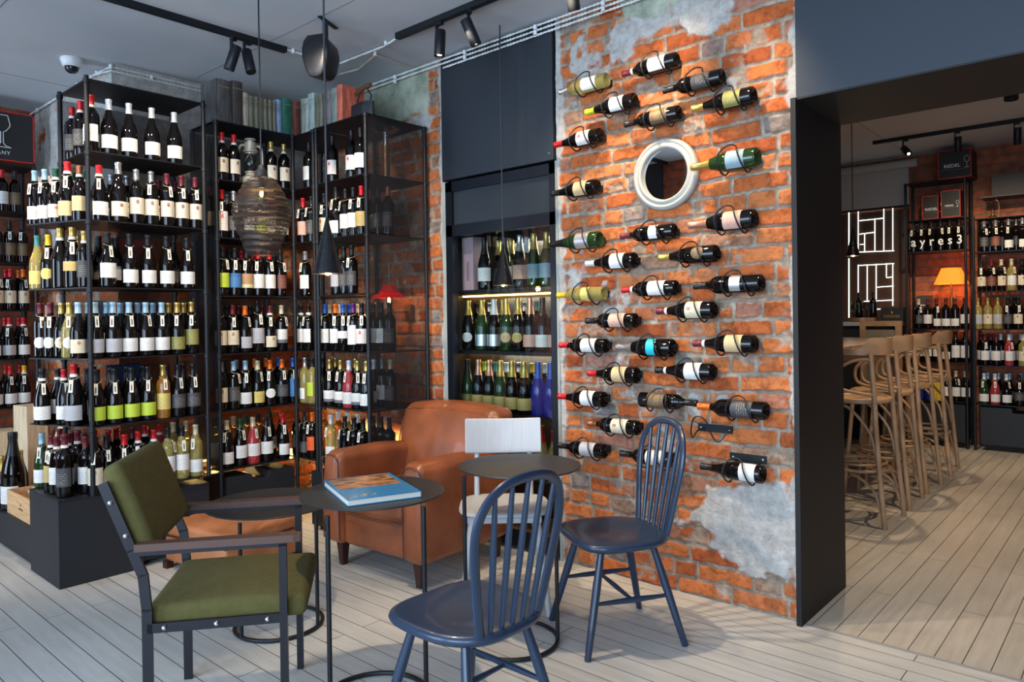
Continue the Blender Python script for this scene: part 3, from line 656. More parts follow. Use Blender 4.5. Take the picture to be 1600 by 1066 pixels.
# ---- tall left rack (A)
AX0, AX1, AY0, AY1 = -4.56, -4.155, 1.41, 2.035
ra = thing('shelving_rack', 'tallest black steel bottle rack, nearest the camera on the left, on a big dark plinth', 'shelving rack', (-4.36, 1.7, 0))
for k, z in enumerate([2.632]+ZA[:5]):
    if k < 2: poly = [(AX0, AY0), (AX1, AY0), (AX1, AY1), (AX0, AY1)]
    else: poly = [(-4.60, 1.25), (AX1+.004, AY0-.004), (AX1, AY1+.01), (AX0, AY1+.01), (-4.62, 1.56), (-4.70, 1.36)]
    W(MB().prism(poly, z-.006, z), 'shelf', BLACK, ra, False)
for p_ in ((AX1, AY0), (AX1, AY1), (AX0, AY0), (AX0, AY1)):
    W(rack_posts(MB(), [p_], .447 if p_[0] == AX1 else .447, 2.645, joints=[2.632]+ZA[:5]), 'post', BLACK, ra)
W(MB().box(AX0-.004, AX0-.002, AY0, AY1, .447, 2.60), 'mesh_back', MESHP, ra, False)
W(MB().box(-4.62, AX1-.002, 1.247, 1.66, 0, .441).box(-4.62, AX1-.03, 1.66, 2.05, .03, .40), 'plinth', CABINET, ra, False)
W(MB().box(-4.62, AX1, 1.245, 2.06, .441, .447), 'shelf', BLACK, ra, False)
# ---- middle rack (B), corner bay and right rack (C)
ZB = [2.222, 1.866, 1.508, 1.15, .797, .437]; ZT = 2.58
BX, BY0, BY1 = -4.262, 2.165, 2.695
CY_ = 2.70; CX0, CX1 = -4.005, -3.49
rb = thing('shelving_rack', 'black steel bottle rack in the middle, above a dark drawer with a finger notch', 'shelving rack', (-4.4, 2.43, 0))
for z in [ZT]+ZB: W(MB().prism([(BX, BY0), (BX, BY1), (-4.60, BY1), (-4.60, BY0)], z-.006, z), 'shelf', BLACK, rb, False)
for p_ in ((BX, BY0), (BX, BY1), (-4.59, BY0+.01), (-4.59, BY1-.01)): W(rack_posts(MB(), [p_], 0, ZT-.0005, joints=[ZT]+ZB), 'post', BLACK, rb)
W(MB().box(-4.604, -4.602, BY0, BY1, .44, ZT-.02), 'mesh_back', MESHP, rb, False)
W(MB().box(-4.60, BX+.004, BY0-.004, BY0-.002, .44, ZT-.02), 'side_panel', MESHP, rb, False)
dn = [(BY0+.03, .06), (BY1-.03, .06), (BY1-.03, .385), (BY0+.33, .385), (BY0+.315, .345), (BY0+.21, .345), (BY0+.195, .385), (BY0+.03, .385)]
W(MB().prism(dn, -4.56, BX+.012, 'x'), 'drawer', CABINET, rb, False)
rc0 = thing('shelving_rack', 'narrow black steel corner bay of bottle shelves between two wider racks', 'shelving rack', (-4.13, 2.9, 0))
for z in [ZT]+ZB: W(MB().prism([(BX+.02, CY_+.016), (CX0-.032, CY_+.016), (CX0-.032, 3.15), (-4.6, 3.15), (-4.6, CY_+.02)], z-.006, z), 'shelf', BLACK, rc0, False)
for p_ in ((CX0-.043, CY_+.01), (-4.59, 3.14)): W(rack_posts(MB(), [p_], .376 if p_[1] < 3 else 0, ZT-.0005, joints=[ZT]+ZB), 'post', BLACK, rc0)
rc = thing('shelving_rack', 'black steel bottle rack against the brick wall left of the glass door fridge', 'shelving rack', (-3.75, 2.95, 0))
for z in [ZT]+ZB: W(MB().prism([(CX0-.005, CY_), (CX1, CY_), (CX1, 2.80 if z == ZB[2] else 3.18), (CX0-.005, 2.80 if z == ZB[2] else 3.18)], z-.006, z), 'shelf', BLACK, rc, False)
for p_ in ((CX0+.005, CY_), (CX1, CY_), (CX0+.005, 3.17), (CX1, 3.17)): W(rack_posts(MB(), [p_], .376, ZT-.0005, joints=[ZT]+ZB), 'post', BLACK, rc)
W(MB().box(CX1+.002, CX1+.004, CY_, 3.17, .44, 1.50).box(CX1+.002, CX1+.004, CY_, 3.17, 1.87, ZT-.01), 'side_panel', MESHP, rc, False)
W(MB().box(CX1+.002, CX1+.004, CY_, 3.17, 1.51, 1.86), 'side_panel', MESHP, rc, False)
W(MB().box(CX0-.085, CX1-.0, CY_-.012, 3.18, .03, .375).box(CX0-.04, CX1-.03, CY_+.02, 3.12, 0, .03), 'base_cabinet', CABINET, rc, False)
# ---- far-left rack (D)
DX = -6.15
rd = thing('shelving_rack', 'black steel bottle rack at the far left edge under the glass-emblem sign', 'shelving rack', (-6.3, 1.0, 0))
ZD = [2.165, 1.797, 1.451, 1.10, .75]
for z in [2.50]+ZD: W(MB().box(-6.45, DX, .2, 1.735, z-.006, z), 'shelf', BLACK, rd, False)
for p_ in ((DX, 1.725), (-6.44, 1.725), (DX, .21), (-6.44, .21)): W(rack_posts(MB(), [p_], .0, 2.51, joints=[2.50]+ZD), 'post', BLACK, rd)
lp_ = thing('display_platform', 'low dark platform along the floor at the left, holding crates and big bottles', 'display platform', (-5.4, 1.5, 0))
W(MB().box(-6.12, -4.635, 1.28, 1.80, 0, .195), 'base', CABINET, lp_, False)

# ---- bottle rows.  code: shape, glass, top (capital = with white seal band), label, label size, tag
PH = PI/2
A_F = ((-4.205, 1.3), (-4.205, 2.1)); A_M = ((-4.30, 1.3), (-4.30, 2.1)); A_B = ((-4.42, 1.3), (-4.42, 2.1))
W_F = ((-4.565, 1.315), (-4.20, 1.445)); W_B = ((-4.50, 1.46), (-4.27, 1.53))
gA = 'bottles on the tall left rack'
LR = "left rack's "
shelf_row('102BkRDM-112BkRWM-120BkRDM-131BkRRM-142BkRWM-', ZA[0], 246, (-4.50, 1.46), (-4.20, 1.46), PH-.7, LR+'uppermost shelf, end', gA, jit=.15)
shelf_row('169UkwWL-202.5UkwWL-238UkwWL-273UkwWL-', ZA[0], 245, *A_F, PH, LR+'uppermost shelf', gA, bias=-.2, jit=.12)
shelf_row('66BklWLt75BklWLt85UkNCLt97MkRTLt123UkETM-', ZA[1], 342, *W_F, PH-.5, LR+'second shelf down, wing', gA)
shelf_row('114UkNWM-131UkNDM-', ZA[1], 342, *W_B, PH-.5, LR+'second shelf down, wing', gA, front=False)
shelf_row('156UkRWLt186MksKL-214BksKM-237BksKMt261.5BkmKMt286BkmKMt304BkmKMt', ZA[1], 350, *A_F, PH, LR+'second shelf down', gA, bias=-.15, jit=.15)
shelf_row('176UksWL-197BksKM-249BkmCM-276BkmCM-292BkmCM-', ZA[1], 350, *A_B, PH, LR+'second shelf down', gA, front=False)
shelf_row('65UytYL-77UkyYOt93MkGNL-113MkGGSt131BkGDM-', ZA[2], 450, *W_F, PH-.5, LR+'third shelf down, wing', gA)
shelf_row('124UkgDM-138UktDM-', ZA[2], 450, *W_B, PH-.5, LR+'third shelf down, wing', gA, front=False)
shelf_row('169UkkWMt203.5UkkWLt232UkkWLt261UkkWLt293UkkWLt', ZA[2], 452, *A_F, PH, LR+'third shelf down', gA, bias=-.15, jit=.15)
shelf_row('152UkkDM-180UkkEM-272UkkDM-', ZA[2], 450, *A_B, PH, LR+'third shelf down', gA, front=False)
shelf_row('70BkmWOt82BkmWOt97UkgCO-111UygWOt131UklCL-', ZA[3], 556, *W_F, PH-.5, LR+'fourth shelf down, wing', gA)
shelf_row('161UklELt180UklELt201UklWLt225UklWLt249UklWLt274UkgVLt298BkgVMt', ZA[3], 556, *A_F, PH, LR+'fourth shelf down', gA, bias=-.15, jit=.12)
shelf_row('148UklEL-168UklWM-188UklWM-212UklWM-236UklWM-260UkgVM-284UkgVM-', ZA[3], 556, *A_M, PH, LR+'fourth shelf down', gA, front=False)
shelf_row('70UkKWLt84UkKWLt98UkRWLt128MkRELt', ZA[4], 664, *W_F, PH-.5, LR+'fifth shelf down, wing', gA)
shelf_row('94UkKEM-108UkKWM-119UkKWM-138UkkDM-', ZA[4], 662, *W_B, PH-.5, LR+'fifth shelf down, wing', gA, front=False)
shelf_row('161UkkLLt185UkkLLt209UkkLLt232UkkLLt251BagYMt271UkkDMt300UkkDMt', ZA[4], 655, *A_F, PH, LR+'fifth shelf down', gA, bias=-.15, jit=.12)
shelf_row('150UkkDM-172UkkLM-194UkkDM-218UkkDM-262UkkDM-288UkkDM-', ZA[4], 655, *A_M, PH, LR+'fifth shelf down', gA, front=False)
W5 = ((-4.585, 1.30), (-4.20, 1.30))
shelf_row('67UglWLt82BkMGMt90BkMWMt102QkMDM-', ZA[5], 768, (-4.585, 1.31), (-4.20, 1.31), PH-.6, LR+'plinth, end', gA)
shelf_row('95BkMDM-104BkmDM-114BkMDM-127QkMDM-138BkmWM-', ZA[5], 765, (-4.58, 1.42), (-4.20, 1.42), PH-.6, LR+'plinth, end', gA, front=False)
shelf_row('164BkkCMt179BkkWLt193UkrDMt215BkRWMt238BkRWMt257BykWMt281BykWMt300BycWLt', ZA[5], 765, *A_F, PH, LR+'plinth', gA, bias=-.15)
shelf_row('147BkmDM-156BkrDM-165BkrCM-182BkrDM-205BkmDM-223BkRDM-246BrRWM-266BycWM-289BycWM-310BykWM-', ZA[5], 765, *A_B, PH, LR+'plinth', gA, front=False)

B_F = ((-4.325, 2.1), (-4.325, 2.8)); B_B = ((-4.47, 2.1), (-4.47, 2.8))
gB = 'bottles on the middle rack'; MRk = "middle rack's "
shelf_row('348.5BkRKM-365BkRKM-424BkGKM-444BkGKM-', ZB[0], 280, *B_F, PH, MRk+'top bottle shelf', gB, bias=-.2)
shelf_row('351BkrRTt362BksDMt390BkkKM-408BkiLM-425BkrCM-441BkkCM-', ZB[1], 374, *B_F, PH, MRk+'second shelf', gB, bias=-.2)
shelf_row('357BksDM-372BksYM-399BkrDM-433BkrDM-', ZB[1], 372, *B_B, PH, MRk+'second shelf', gB, front=False)
shelf_row('351BkkLMt367BkkBMt387BkkAMt404BkrWMt421BkrWMt438BkkMMt', ZB[2], 462, *B_F, PH, MRk+'third shelf', gB, bias=-.2)
shelf_row('344BkkCM-359BkkEM-377BkrDM-396BkrEM-430BkkDM-', ZB[2], 460, *B_B, PH, MRk+'third shelf', gB, front=False)
shelf_row('351BkkCMt366BkmCMt382.5UkoELt400QkkEMt420UkMCLt437BkcXMt', ZB[3], 550, *B_F, PH, MRk+'fourth shelf', gB, bias=-.2)
shelf_row('357BkkWMt374BkmDM-391BkkDM-411BkmCM-', ZB[3], 550, *B_B, PH, MRk+'fourth shelf', gB, front=False)
shelf_row('350BkhCM-359BklDMt374BklWLt388UkcYLt408UkoWOt425UkoDMt444BkuBTt', ZB[4], 638, *B_F, PH, MRk+'fifth shelf', gB, bias=-.2)
shelf_row('354UkkDM-367BklCM-399BkoDM-417BkoDM-436BkuBM-', ZB[4], 636, *B_B, PH, MRk+'fifth shelf', gB, front=False)
shelf_row('355UkcWLt376UknWMt396UrcWMt417UkkWMt443UkrWLt', ZB[5], 725, *B_F, PH, MRk+'bottom shelf', gB, bias=-.2)
shelf_row('349UkkWM-364UacWM-385UanWM-406UakDM-426UkkWM-435UkrWL-', ZB[5], 722, *B_B, PH, MRk+'bottom shelf', gB, front=False)
K_F = ((-4.4, 2.765), (-3.9, 2.765)); gK = 'bottles in the corner bay'; CBk = "corner bay's "
shelf_row('483BkkWM-', ZB[0], 275, *K_F, 0, CBk+'top bottle shelf', gK)
shelf_row('474BkrPMt487BkkDMt', ZB[1], 365, *K_F, 0, CBk+'second shelf', gK)
shelf_row('478BkhWMt', ZB[2], 455, *K_F, 0, CBk+'third shelf', gK)
shelf_row('471BkKWMt483BkKWMt', ZB[3], 540, *K_F, 0, CBk+'fourth shelf', gK)
shelf_row('477BysWLt489BykLM-', ZB[4], 628, *K_F, 0, CBk+'fifth shelf', gK)
shelf_row('466BkkDM-477BkkDLt489BkoOMt', ZB[5], 712, *K_F, 0, CBk+'bottom shelf', gK)
C_F = ((-4.1, 2.765), (-3.4, 2.765)); C_B = ((-4.1, 2.90), (-3.4, 2.90)); gC = 'bottles on the rack by the fridge'; CR = "brick-wall rack's "
shelf_row('520BkkRM-550BkkRM-564BkkWM-', ZB[0], 275, *C_F, .3, CR+'top bottle shelf', gC, jit=.15)
shelf_row('507BkkCMt526MkkWLt541BkkWMt553BkkWMt565BkrGMt', ZB[1], 365, *C_F, .25, CR+'second shelf', gC)
shelf_row('580BkmCM-590BkkDM-611BkeDM-', ZB[1], 362, *C_B, .2, CR+'second shelf, behind mesh', gC, front=False)
shelf_row('528BkkEM-538BkkDM-549BkkDMt', ZB[2], 452, *C_F, .25, CR+'third shelf', gC)
shelf_row('509BkuWMt525BkoWMt537BkuWSt553BkpWTt566BkkRMt', ZB[3], 545, *C_F, .25, CR+'fourth shelf', gC)
shelf_row('516BkcDM-532BkcDM-547BkuWM-559BkcDM-589BkkWM-600BkkWM-616BkkDM-', ZB[3], 540, *C_B, .2, CR+'fourth shelf', gC, front=False)
shelf_row('516UkgXLt533UkgXLt547UrwWLt561UkgXLt571UkgWLt', ZB[4], 632, *C_F, .25, CR+'fifth shelf', gC)
shelf_row('506UkkDM-525UkgDM-556UkgWL-590UkwWL-600BkhWM-616BkcDM-', ZB[4], 630, *C_B, .2, CR+'fifth shelf', gC, front=False)
shelf_row('518BywWLt540BkkWLt554BkkWLt568BkkRLt', ZB[5], 715, *C_F, .25, CR+'bottom shelf', gC)
shelf_row('507BaoOM-530BawWM-544BywWM-560BkwWM-584BkkWM-598BkkWM-607BkkDM-', ZB[5], 712, *C_B, .2, CR+'bottom shelf', gC, front=False)
gD = 'bottles on the far-left rack'; FR_ = "far-left rack's "
D_F = ((DX-.05, 0), (DX-.05, 3)); D_B = ((DX-.16, 0), (DX-.16, 3))
shelf_row('4BkrWM-24BkkZM-', ZD[0], 331, *D_F, PH-.2, FR_+'top bottle shelf', gD)
shelf_row('8BkkDMt27BkkZMt45BkkZMt', ZD[1], 409, *D_F, PH-.2, FR_+'second shelf', gD)
shelf_row('7BkrCMt29BkrCMt46BkoCMt', ZD[2], 484, *D_F, PH-.2, FR_+'third shelf', gD)
shelf_row('17BkrDM-38BkoDM-', ZD[2], 484, *D_B, PH-.2, FR_+'third shelf', gD, front=False)
shelf_row('1UkiWLt20UkRELt42UkRWLt', ZD[3], 560, *D_F, PH-.2, FR_+'fourth shelf', gD)
shelf_row('10UkrDL-32UkrDL-', ZD[3], 560, *D_B, PH-.2, FR_+'fourth shelf', gD, front=False)
shelf_row('3UkyWLt27UkrWLt47UkYWLt', ZD[4], 638, *D_F, PH-.2, FR_+'fifth shelf', gD)
shelf_row('14UkrDL-36UkrDL-', ZD[4], 638, *D_B, PH-.2, FR_+'fifth shelf', gD, front=False)
# fridge
gF = 'sparkling bottles in the fridge'; F_F = ((-3.4, 3.345), (-2.4, 3.345)); F_B = ((-3.4, 3.47), (-2.4, 3.47))
FR2 = "fridge's"
shelf_row('758CkkWM-790CgkWM-813CksPM-836CggIM-854CggIM-', FZ[3], 453, *F_F, .5, FR2+' top shelf', gF, jit=.1)
shelf_row('780CkgDM-800CkgCM-824CkwDM-', FZ[3], 453, *F_B, .5, FR2+' top shelf', gF, front=False)
shelf_row('733CkgWO-754CggSL-773CkwSL-795CggTO-812CkgGO-831CkjPL-850CkkWL-861CkrPL-', FZ[2], 547, *F_F, .5, FR2+' second shelf', gF, jit=.1)
shelf_row('745BkkDM-765BksWM-786CkgDM-820BksWM-840BktDM-', FZ[2], 547, *F_B, .5, FR2+' second shelf', gF, front=False)
shelf_row('733CgkVL-748CkjGL-765CkjGL-783CggGL-801CkgGL-820CkgGL-845CbuNL-858CbuNL-', FZ[1], 645, *F_F, .5, FR2+' third shelf', gF, jit=.1)
shelf_row('757UkiDM-774UktDM-792UkwDM-811BksDM-832BkyRM-852BkwWM-', FZ[1], 645, *F_B, .5, FR2+' third shelf', gF, front=False)
shelf_row('834CyrGM-848CyrYM-859UyrWM-', FZ[0], 745, *F_F, .5, FR2+' bottom shelf', gF, jit=.1)

# ---- bottles on the brick pier, necks toward the fridge, each in a wire holder
def wallb(ox_, oy_, a, b_, c, d): 
    k = 3.5525; return (ox_+a/k, oy_+b_/k, ox_+c/k, oy_+d/k)
WB = [
 ((860, 40, 50, 372, 320, 298), 'BysWM-', 'clear white-wine bottle with silver cap, highest at the left of the brick wall'),
 ((860, 40, 403, 272, 705, 186), 'BkMWM-', 'dark bottle with maroon cap and white label, highest on the brick wall'),
 ((860, 40, 195, 487, 475, 412), 'UkiWM-', 'bottle with lime green cap and big white label, upper left of the brick wall'),
 ((860, 40, 628, 377, 960, 266), 'BkkDM-', 'black-capped dark bottle with striped label, upper right of the highest wall bottle'),
 ((860, 40, 783, 468, 1140, 380), 'UkgVM-', 'gold-capped bottle with olive green label, top right of the brick wall'),
 ((860, 40, 413, 552, 720, 483), 'BkkZM-', 'dark bottle with brown label, just above the round mirror'),
 ((860, 40, 22, 670, 285, 603), 'UkrRM-', 'red-capped bottle with red and white striped label, left of the mirror'),
 ((860, 40, 780, 797, 1160, 718), 'CggIM-', 'sparkling bottle with champagne foil and blue-grey label, right of the mirror'),
 ((860, 40, 5, 945, 270, 883), 'UkkTM-', 'dark bottle with tan label, lower left of the mirror by the fridge'),
 ((860, 320, 5, 222, 278, 191), 'CgkSM-', 'green sparkling bottle with silver band, level left below the mirror'),
 ((860, 320, 392, 178, 695, 143), 'BkmWS-', 'maroon-capped dark bottle with small white label, directly below the mirror'),
 ((860, 320, 765, 118, 1145, 73), 'CkjPM-', 'sparkling bottle with rose-gold foil and pink label, right below the mirror'),
 ((860, 320, 195, 333, 478, 303), 'UkwWM-', 'white-capped dark bottle with white label, left of the oval-labelled bottle'),
 ((860, 320, 605, 303, 928, 260), 'UkgZO-', 'gold-capped bottle with oval brown label on the brick wall'),
 ((860, 320, 40, 507, 303, 489), 'ByyYS-', 'golden clear dessert-wine bottle, left edge of the brick wall'),
 ((860, 320, 405, 475, 698, 459), 'BkRWM-', 'red and white capped dark bottle with white label, mid brick wall'),
 ((860, 320, 795, 452, 1182, 434), 'QkkSS-', 'long black bottle with silver ring label, right side of the brick wall'),
 ((860, 320, 585, 590, 920, 585), 'UkMCM-', 'maroon-capped bottle with cream label and cream neck label, mid wall'),
 ((860, 320, 192, 648, 485, 640), 'BkkPM-', 'black wax-topped bottle with pale pink label, left part of the wall'),
 ((860, 320, 52, 775, 315, 789), 'BkrWM-', 'bright red capped bottle with white label, level with the turquoise-banded one'),
 ((860, 320, 370, 795, 682, 790), 'CksUS-', 'silver-foiled dark bottle with turquoise band'),
 ((860, 320, 790, 770, 1148, 774), 'UkMTM-', 'maroon-capped bottle with large tan label, right of the turquoise-banded bottle'),
 ((860, 320, 202, 943, 495, 940), 'UkrTM-', 'red-capped bottle with tan label, below the turquoise-banded bottle'),
 ((860, 320, 577, 918, 918, 930), 'UkKWM-', 'black and white capped bottle with white crest label, lower mid wall'),
 ((860, 560, 43, 218, 308, 222), 'UkrWM-', 'red-capped bottle with two white labels, lower left wall'),
 ((860, 560, 822, 240, 495, 238), 'BkkZM-', 'dark bottle with gold-brown label whose neck points right'),
 ((860, 560, 820, 270, 1205, 288), 'QkoDM-', 'orange-capped bottle with dark label, lower right of the wall'),
 ((860, 560, 208, 355, 493, 392), 'BkeCM-', 'copper-capped bottle with cream label, below the bottle pointing right'),
 ((860, 560, 33, 485, 322, 516), 'BkkEM-', 'black-capped bottle with grey-blue label, lowest at the left'),
 ((860, 560, 383, 525, 700, 570), 'BkkWM-', 'black-capped bottle with white label, seen through the spindles of the far chair'),
 ((860, 560, 828, 610, 1195, 635), 'UkkWL-', 'dark bottle with white label low on its body, lowest right on the wall')]
YB_ = 3.135
def holder_wire(mb, xb, z, s, y=YB_, r=.051, zo=.0):
    """s=+1: bottle base toward +x. two hooks under the bottle joined by an arch over its front"""
    pts = [(xb-s*.045, YW-.006, z+zo), (xb-s*.048, y+r*.9, z-.012), (xb-s*.050, y+r*.5, z-r*.9), (xb-s*.052, y-.005, z-r-.003), (xb-s*.056, y-r*.85, z-r*.55), (xb-s*.064, y-r-.004, z+.0),
           (xb-s*.074, y-r-.001, z+r*.55), (xb-s*.086, y-r*.62, z+r*.95), (xb-s*.106, y-r*.45, z+r*1.18), (xb-s*.130, y-r*.45, z+r*1.2), (xb-s*.151, y-r*.6, z+r*.95), (xb-s*.163, y-r*.9, z+r*.5), (xb-s*.166, y-r-.003, z-.006),
           (xb-s*.162, y-r*.75, z-r*.72), (xb-s*.160, y, z-r-.003), (xb-s*.158, y+r*.7, z-r*.75), (xb-s*.157, y+r*.95, z), (xb-s*.155, YW-.006, z+zo)]
    return mb.tube(smooth_path(pts, 4), .0036, 6)
def holder(xb, z, s, label, full=True, zo=.0, rw=.051):
    h = thing('bottle_holder', label, 'bottle holder', (xb-s*.1, YW-.004, z), 0, 'wire bottle holders on the brick wall')
    W(MB().box(xb-.1*s-.085, xb-.1*s+.085, YW-.010, YW-.003, z+zo-.018, z+zo+.018), 'wall_plate', BLACK, h, False)
    if full: W(holder_wire(MB(), xb, z, s, zo=zo, r=rw), 'wire_loop', BLACK, h)
    else:
        pts = [(xb-.01, YW-.012, z+.0), (xb-.012, YW-.05, z+.01), (xb-.03, YW-.085, z-.035), (xb-.055, YW-.09, z-.045), (xb-.075, YW-.10, z-.01), (xb-.09, YW-.11, z+.04), (xb-.12, YW-.11, z+.065), (xb-.155, YW-.11, z+.055), (xb-.175, YW-.10, z), (xb-.178, YW-.08, z-.04), (xb-.17, YW-.04, z-.01), (xb-.15, YW-.012, z+.0)]
        W(MB().tube(smooth_path(pts, 5), .0033, 6), 'wire_loop', BLACK, h)
    for q in (.07, -.07):
        W(MB().lathe([(0, -.013), (.005, -.0125), (.006, -.010)], 8, (xb-.1*s+q, YW, z+zo), 'y'), 'screw', CHROME, h)
    return h
for co, code, lab in WB:
    x0, y0, x1, y1 = wallb(*co); a_, b2 = ony(x0, y0, YB_), ony(x1, y1, YB_); s = 1 if b2.x > a_.x else -1
    z = (a_.z+b2.z)/2; L_ = PROF[SC[code[0]][0]][-1][1]*SC[code[0]][1]; mid = (a_.x+b2.x)/2; xb = mid+s*L_/2
    # local z of the bottle -> -s x ; label (-y local) stays toward the room and a bit up
    rot = Matrix.Rotation(-s*PI/2, 3, 'Y') @ Matrix.Rotation(s*.22, 3, 'Z')
    o = bottle(code, (xb, YB_, z), 0, lab, 'bottles lying in wall holders', name='wine_bottle' if code[0] != 'C' else None, rx=rot.to_euler())
    first = lab.split(',')[0].split(' '); first = first[:11]
    holder(xb, z, s, 'black wire holder around the '+' '.join(first), zo=.05 if 'lowest right' in lab else 0., rw=.0555 if code[0] == 'C' else .051)
e = ony(1107, 676, YB_)
holder(e.x+.1, e.z+.01, 1, 'empty black wire bottle holder just right of the far spindle-back chair', False)
# ------------------------------------------------------------------ furniture
def frame_thing(name, label, cat, x, y, fx, fy, group=None):
    """local +y looks along (fx, fy)"""
    return thing(name, label, cat, (x, y, 0), math.atan2(fy, fx)-PI/2, group)
def supell(w, d, e=3., n=44, back=0.):
    out = []
    for i in range(n):
        t = 2*PI*i/n; c, s = cos(t), sin(t)
        x = w*math.copysign(abs(c)**(2/e), c); y = d*math.copysign(abs(s)**(2/e), s)
        if back and y < 0: x *= 1-back*(y/-d)**2
        out.append((x, y))
    return out
def windsor(x, y, fx, fy, label, group):
    c = frame_thing('spindle_back_chair', label, 'chair', x, y, fx, fy, group)
    out = supell(.217, .210, 3.8, 52, .26)
    def dish(X, Y, k, z):
        return -.012*max(0, 1-((X/.15)**2+((Y+.02)/.15)**2)) if z > .4395 else 0
    MB().slab(out, [(.0, .400), (.80, .400), (.93, .406), (.985, .416), (1., .425), (.985, .434), (.95, .439), (.9, .440), (.75, .440), (.55, .440), (.35, .440), (.15, .440)], dish=dish).build('seat', BLUEC, c, True, 60)
    MB().rbox((0, .0, .393), (.27, .23, .022), .010, 2).build('seat_block', BLUEC, c)
    legs = []
    for sx in (-1, 1):
        for sy in (-1, 1):
            p = Vector((sx*.125, sy*.115, .400)); q = Vector((sx*.205, sy*.215, 0)); legs.append((p, q))
            MB().tube([p, p.lerp(q, .35), p.lerp(q, .7), q+(p-q)*.004, q], [.0135, .0175, .0155, .0135, .0125], 12).build('leg', BLUEC, c)
    L_ = {(-1, -1): legs[0], (-1, 1): legs[1], (1, -1): legs[2], (1, 1): legs[3]}
    mids = []
    for sx in (-1, 1):
        a, b = L_[(sx, 1)][0].lerp(L_[(sx, 1)][1], .50), L_[(sx, -1)][0].lerp(L_[(sx, -1)][1], .50)
        MB().tube([a.lerp(b, t) for t in (0, .25, .5, .75, 1)], [.007, .010, .0125, .010, .007], 10).build('stretcher', BLUEC, c); mids.append(a.lerp(b, .5))
    MB().tube([mids[0].lerp(mids[1], t) for t in (0, .25, .5, .75, 1)], [.007, .009, .011, .009, .007], 10).build('stretcher', BLUEC, c)
    # hoop leaning back
    def back(u, h): return (u, -.168-.018*(1-(u/.2)**2)-h*.17, .437+h)
    hp = [(-.128, 0), (-.146, .08), (-.166, .18), (-.181, .27), (-.180, .335), (-.155, .395), (-.105, .435), (-.05, .449), (0, .452)]
    hp = hp+[(-u, h) for u, h in hp[-2::-1]]
    hoop = smooth_path([back(u, h) for u, h in hp], 4)
    MB().tube(hoop, [(.0115, .0165)]*len(hoop), 10, flat=(0, 1, 0)).build('back_hoop', BLUEC, c)
    for ub, ut, top in ((-.088, -.128, .413), (-.044, -.066, .440), (0, 0, .446), (.044, .066, .440), (.088, .128, .413)):
        b0, b1 = Vector(back(ub, -.004)), Vector(back(ut, top))
        MB().tube([b0.lerp(b1, t) for t in (0, .2, .5, .8, 1)], [.0075, .0095, .0108, .009, .007], 10).build('spindle', BLUEC, c)
    return c
windsor(-1.725, 2.620, -.53, -.85, 'slate-blue spindle-back chair by the brick wall, near its lowest bottles', 'slate-blue spindle-back chairs')
windsor(-1.62, 1.63, -1, .03, 'slate-blue spindle-back chair nearest the camera, back toward us', 'slate-blue spindle-back chairs')

# olive armchair on a square-tube frame
g = frame_thing('olive_armchair', 'olive green upholstered chair with black steel frame and dark wooden armrests', 'chair', -2.42, 1.26, .617, .787)
FR = mat('chair_frame_steel', (.020, .018, .022), .38, .5)
for sx in (-1, 1):
    X = sx*.245
    MB().beam((X, .205, 0), (X, .205, .635), .024, .024, (0, 1, 0)).build('front_leg', FR, g, False)
    m = MB(); P_ = [(X, -.205, 0), (X, -.205, .45), (X, -.215, .56), (X, -.245, .64), (X, -.325, .85)]
    for a_, b_ in zip(P_, P_[1:]): m.beam(a_, Vector(b_)+(Vector(b_)-Vector(a_)).normalized()*.006, .012, .030, (0, 1, 0))
    m.build('rear_leg', FR, g, False)
    MB().beam((X, -.235, .633), (X, .217, .633), .024, .014).build('arm_rail', FR, g, False)
    MB().beam((X, -.205, .395), (X, .205, .395), .012, .030).build('seat_rail', FR, g, False)
    poly = [(-.235, -.019), (.235, -.024), (.262, -.012), (.262, .020), (.240, .024), (-.235, .021)]
    vs = [(X+b_*1., a_, z) for z in (.641, .664) for a_, b_ in poly]
    MB().add(vs, [(5, 4, 3, 2, 1, 0), (6, 7, 8, 9, 10, 11)]+[(i, (i+1) % 6, 6+(i+1) % 6, 6+i) for i in range(6)]).build('armrest', DWOOD, g, False)
    mb = MB()
    for yy in (-.15, .02, .15): mb.lathe([(0, .0), (.0085, .0), (.007, .004), (.003, .0065), (0, .007)], 12, (0, 0, 0), 'x').move(Matrix.Translation((0, 0, 0)))
    mb = MB()
    for yy, zz in ((-.155, .395), (.0, .395), (.155, .395), (-.262, .69), (-.305, .795)):
        q = MB().lathe([(0, .007), (.003, .0065), (.007, .004), (.0085, .0)][::-1], 12, (0, 0, 0), 'x')
        if sx < 0: q.move(Matrix.Rotation(PI, 4, 'Z'))
        q.move(Matrix.Translation((X+sx*.007, yy, zz))); mb.add(q.v, q.f)
    mb.build('bolt', CHROME, g)
MB().beam((-.245, -.205, .395), (.245, -.205, .395), .012, .03).build('cross_rail', FR, g, False)
def seatf(p, P):
    P = P.copy(); P.z += .014*(1-p[0]**2)*(1-p[1]**2)*(p[2] > 0)
    if p[1] > .6: P.z -= .004
    return P
MB().rbox((0, .03, .425), (.462, .49, .072), .026, 8, seatf).build('seat_cushion', GREEN, g)
def backf(p, P):
    P = P.copy(); P.y += .016*(1-p[0]**2)*(1-p[2]**2)*(1 if p[1] > 0 else -1); return P
bk_ = MB().rbox((0, 0, 0), (.462, .062, .30), .024, 8, backf).move(Matrix.Translation((0, -.262, .765)) @ Matrix.Rotation(math.radians(20), 4, 'X'))
bk_.build('back_cushion', GREEN, g)

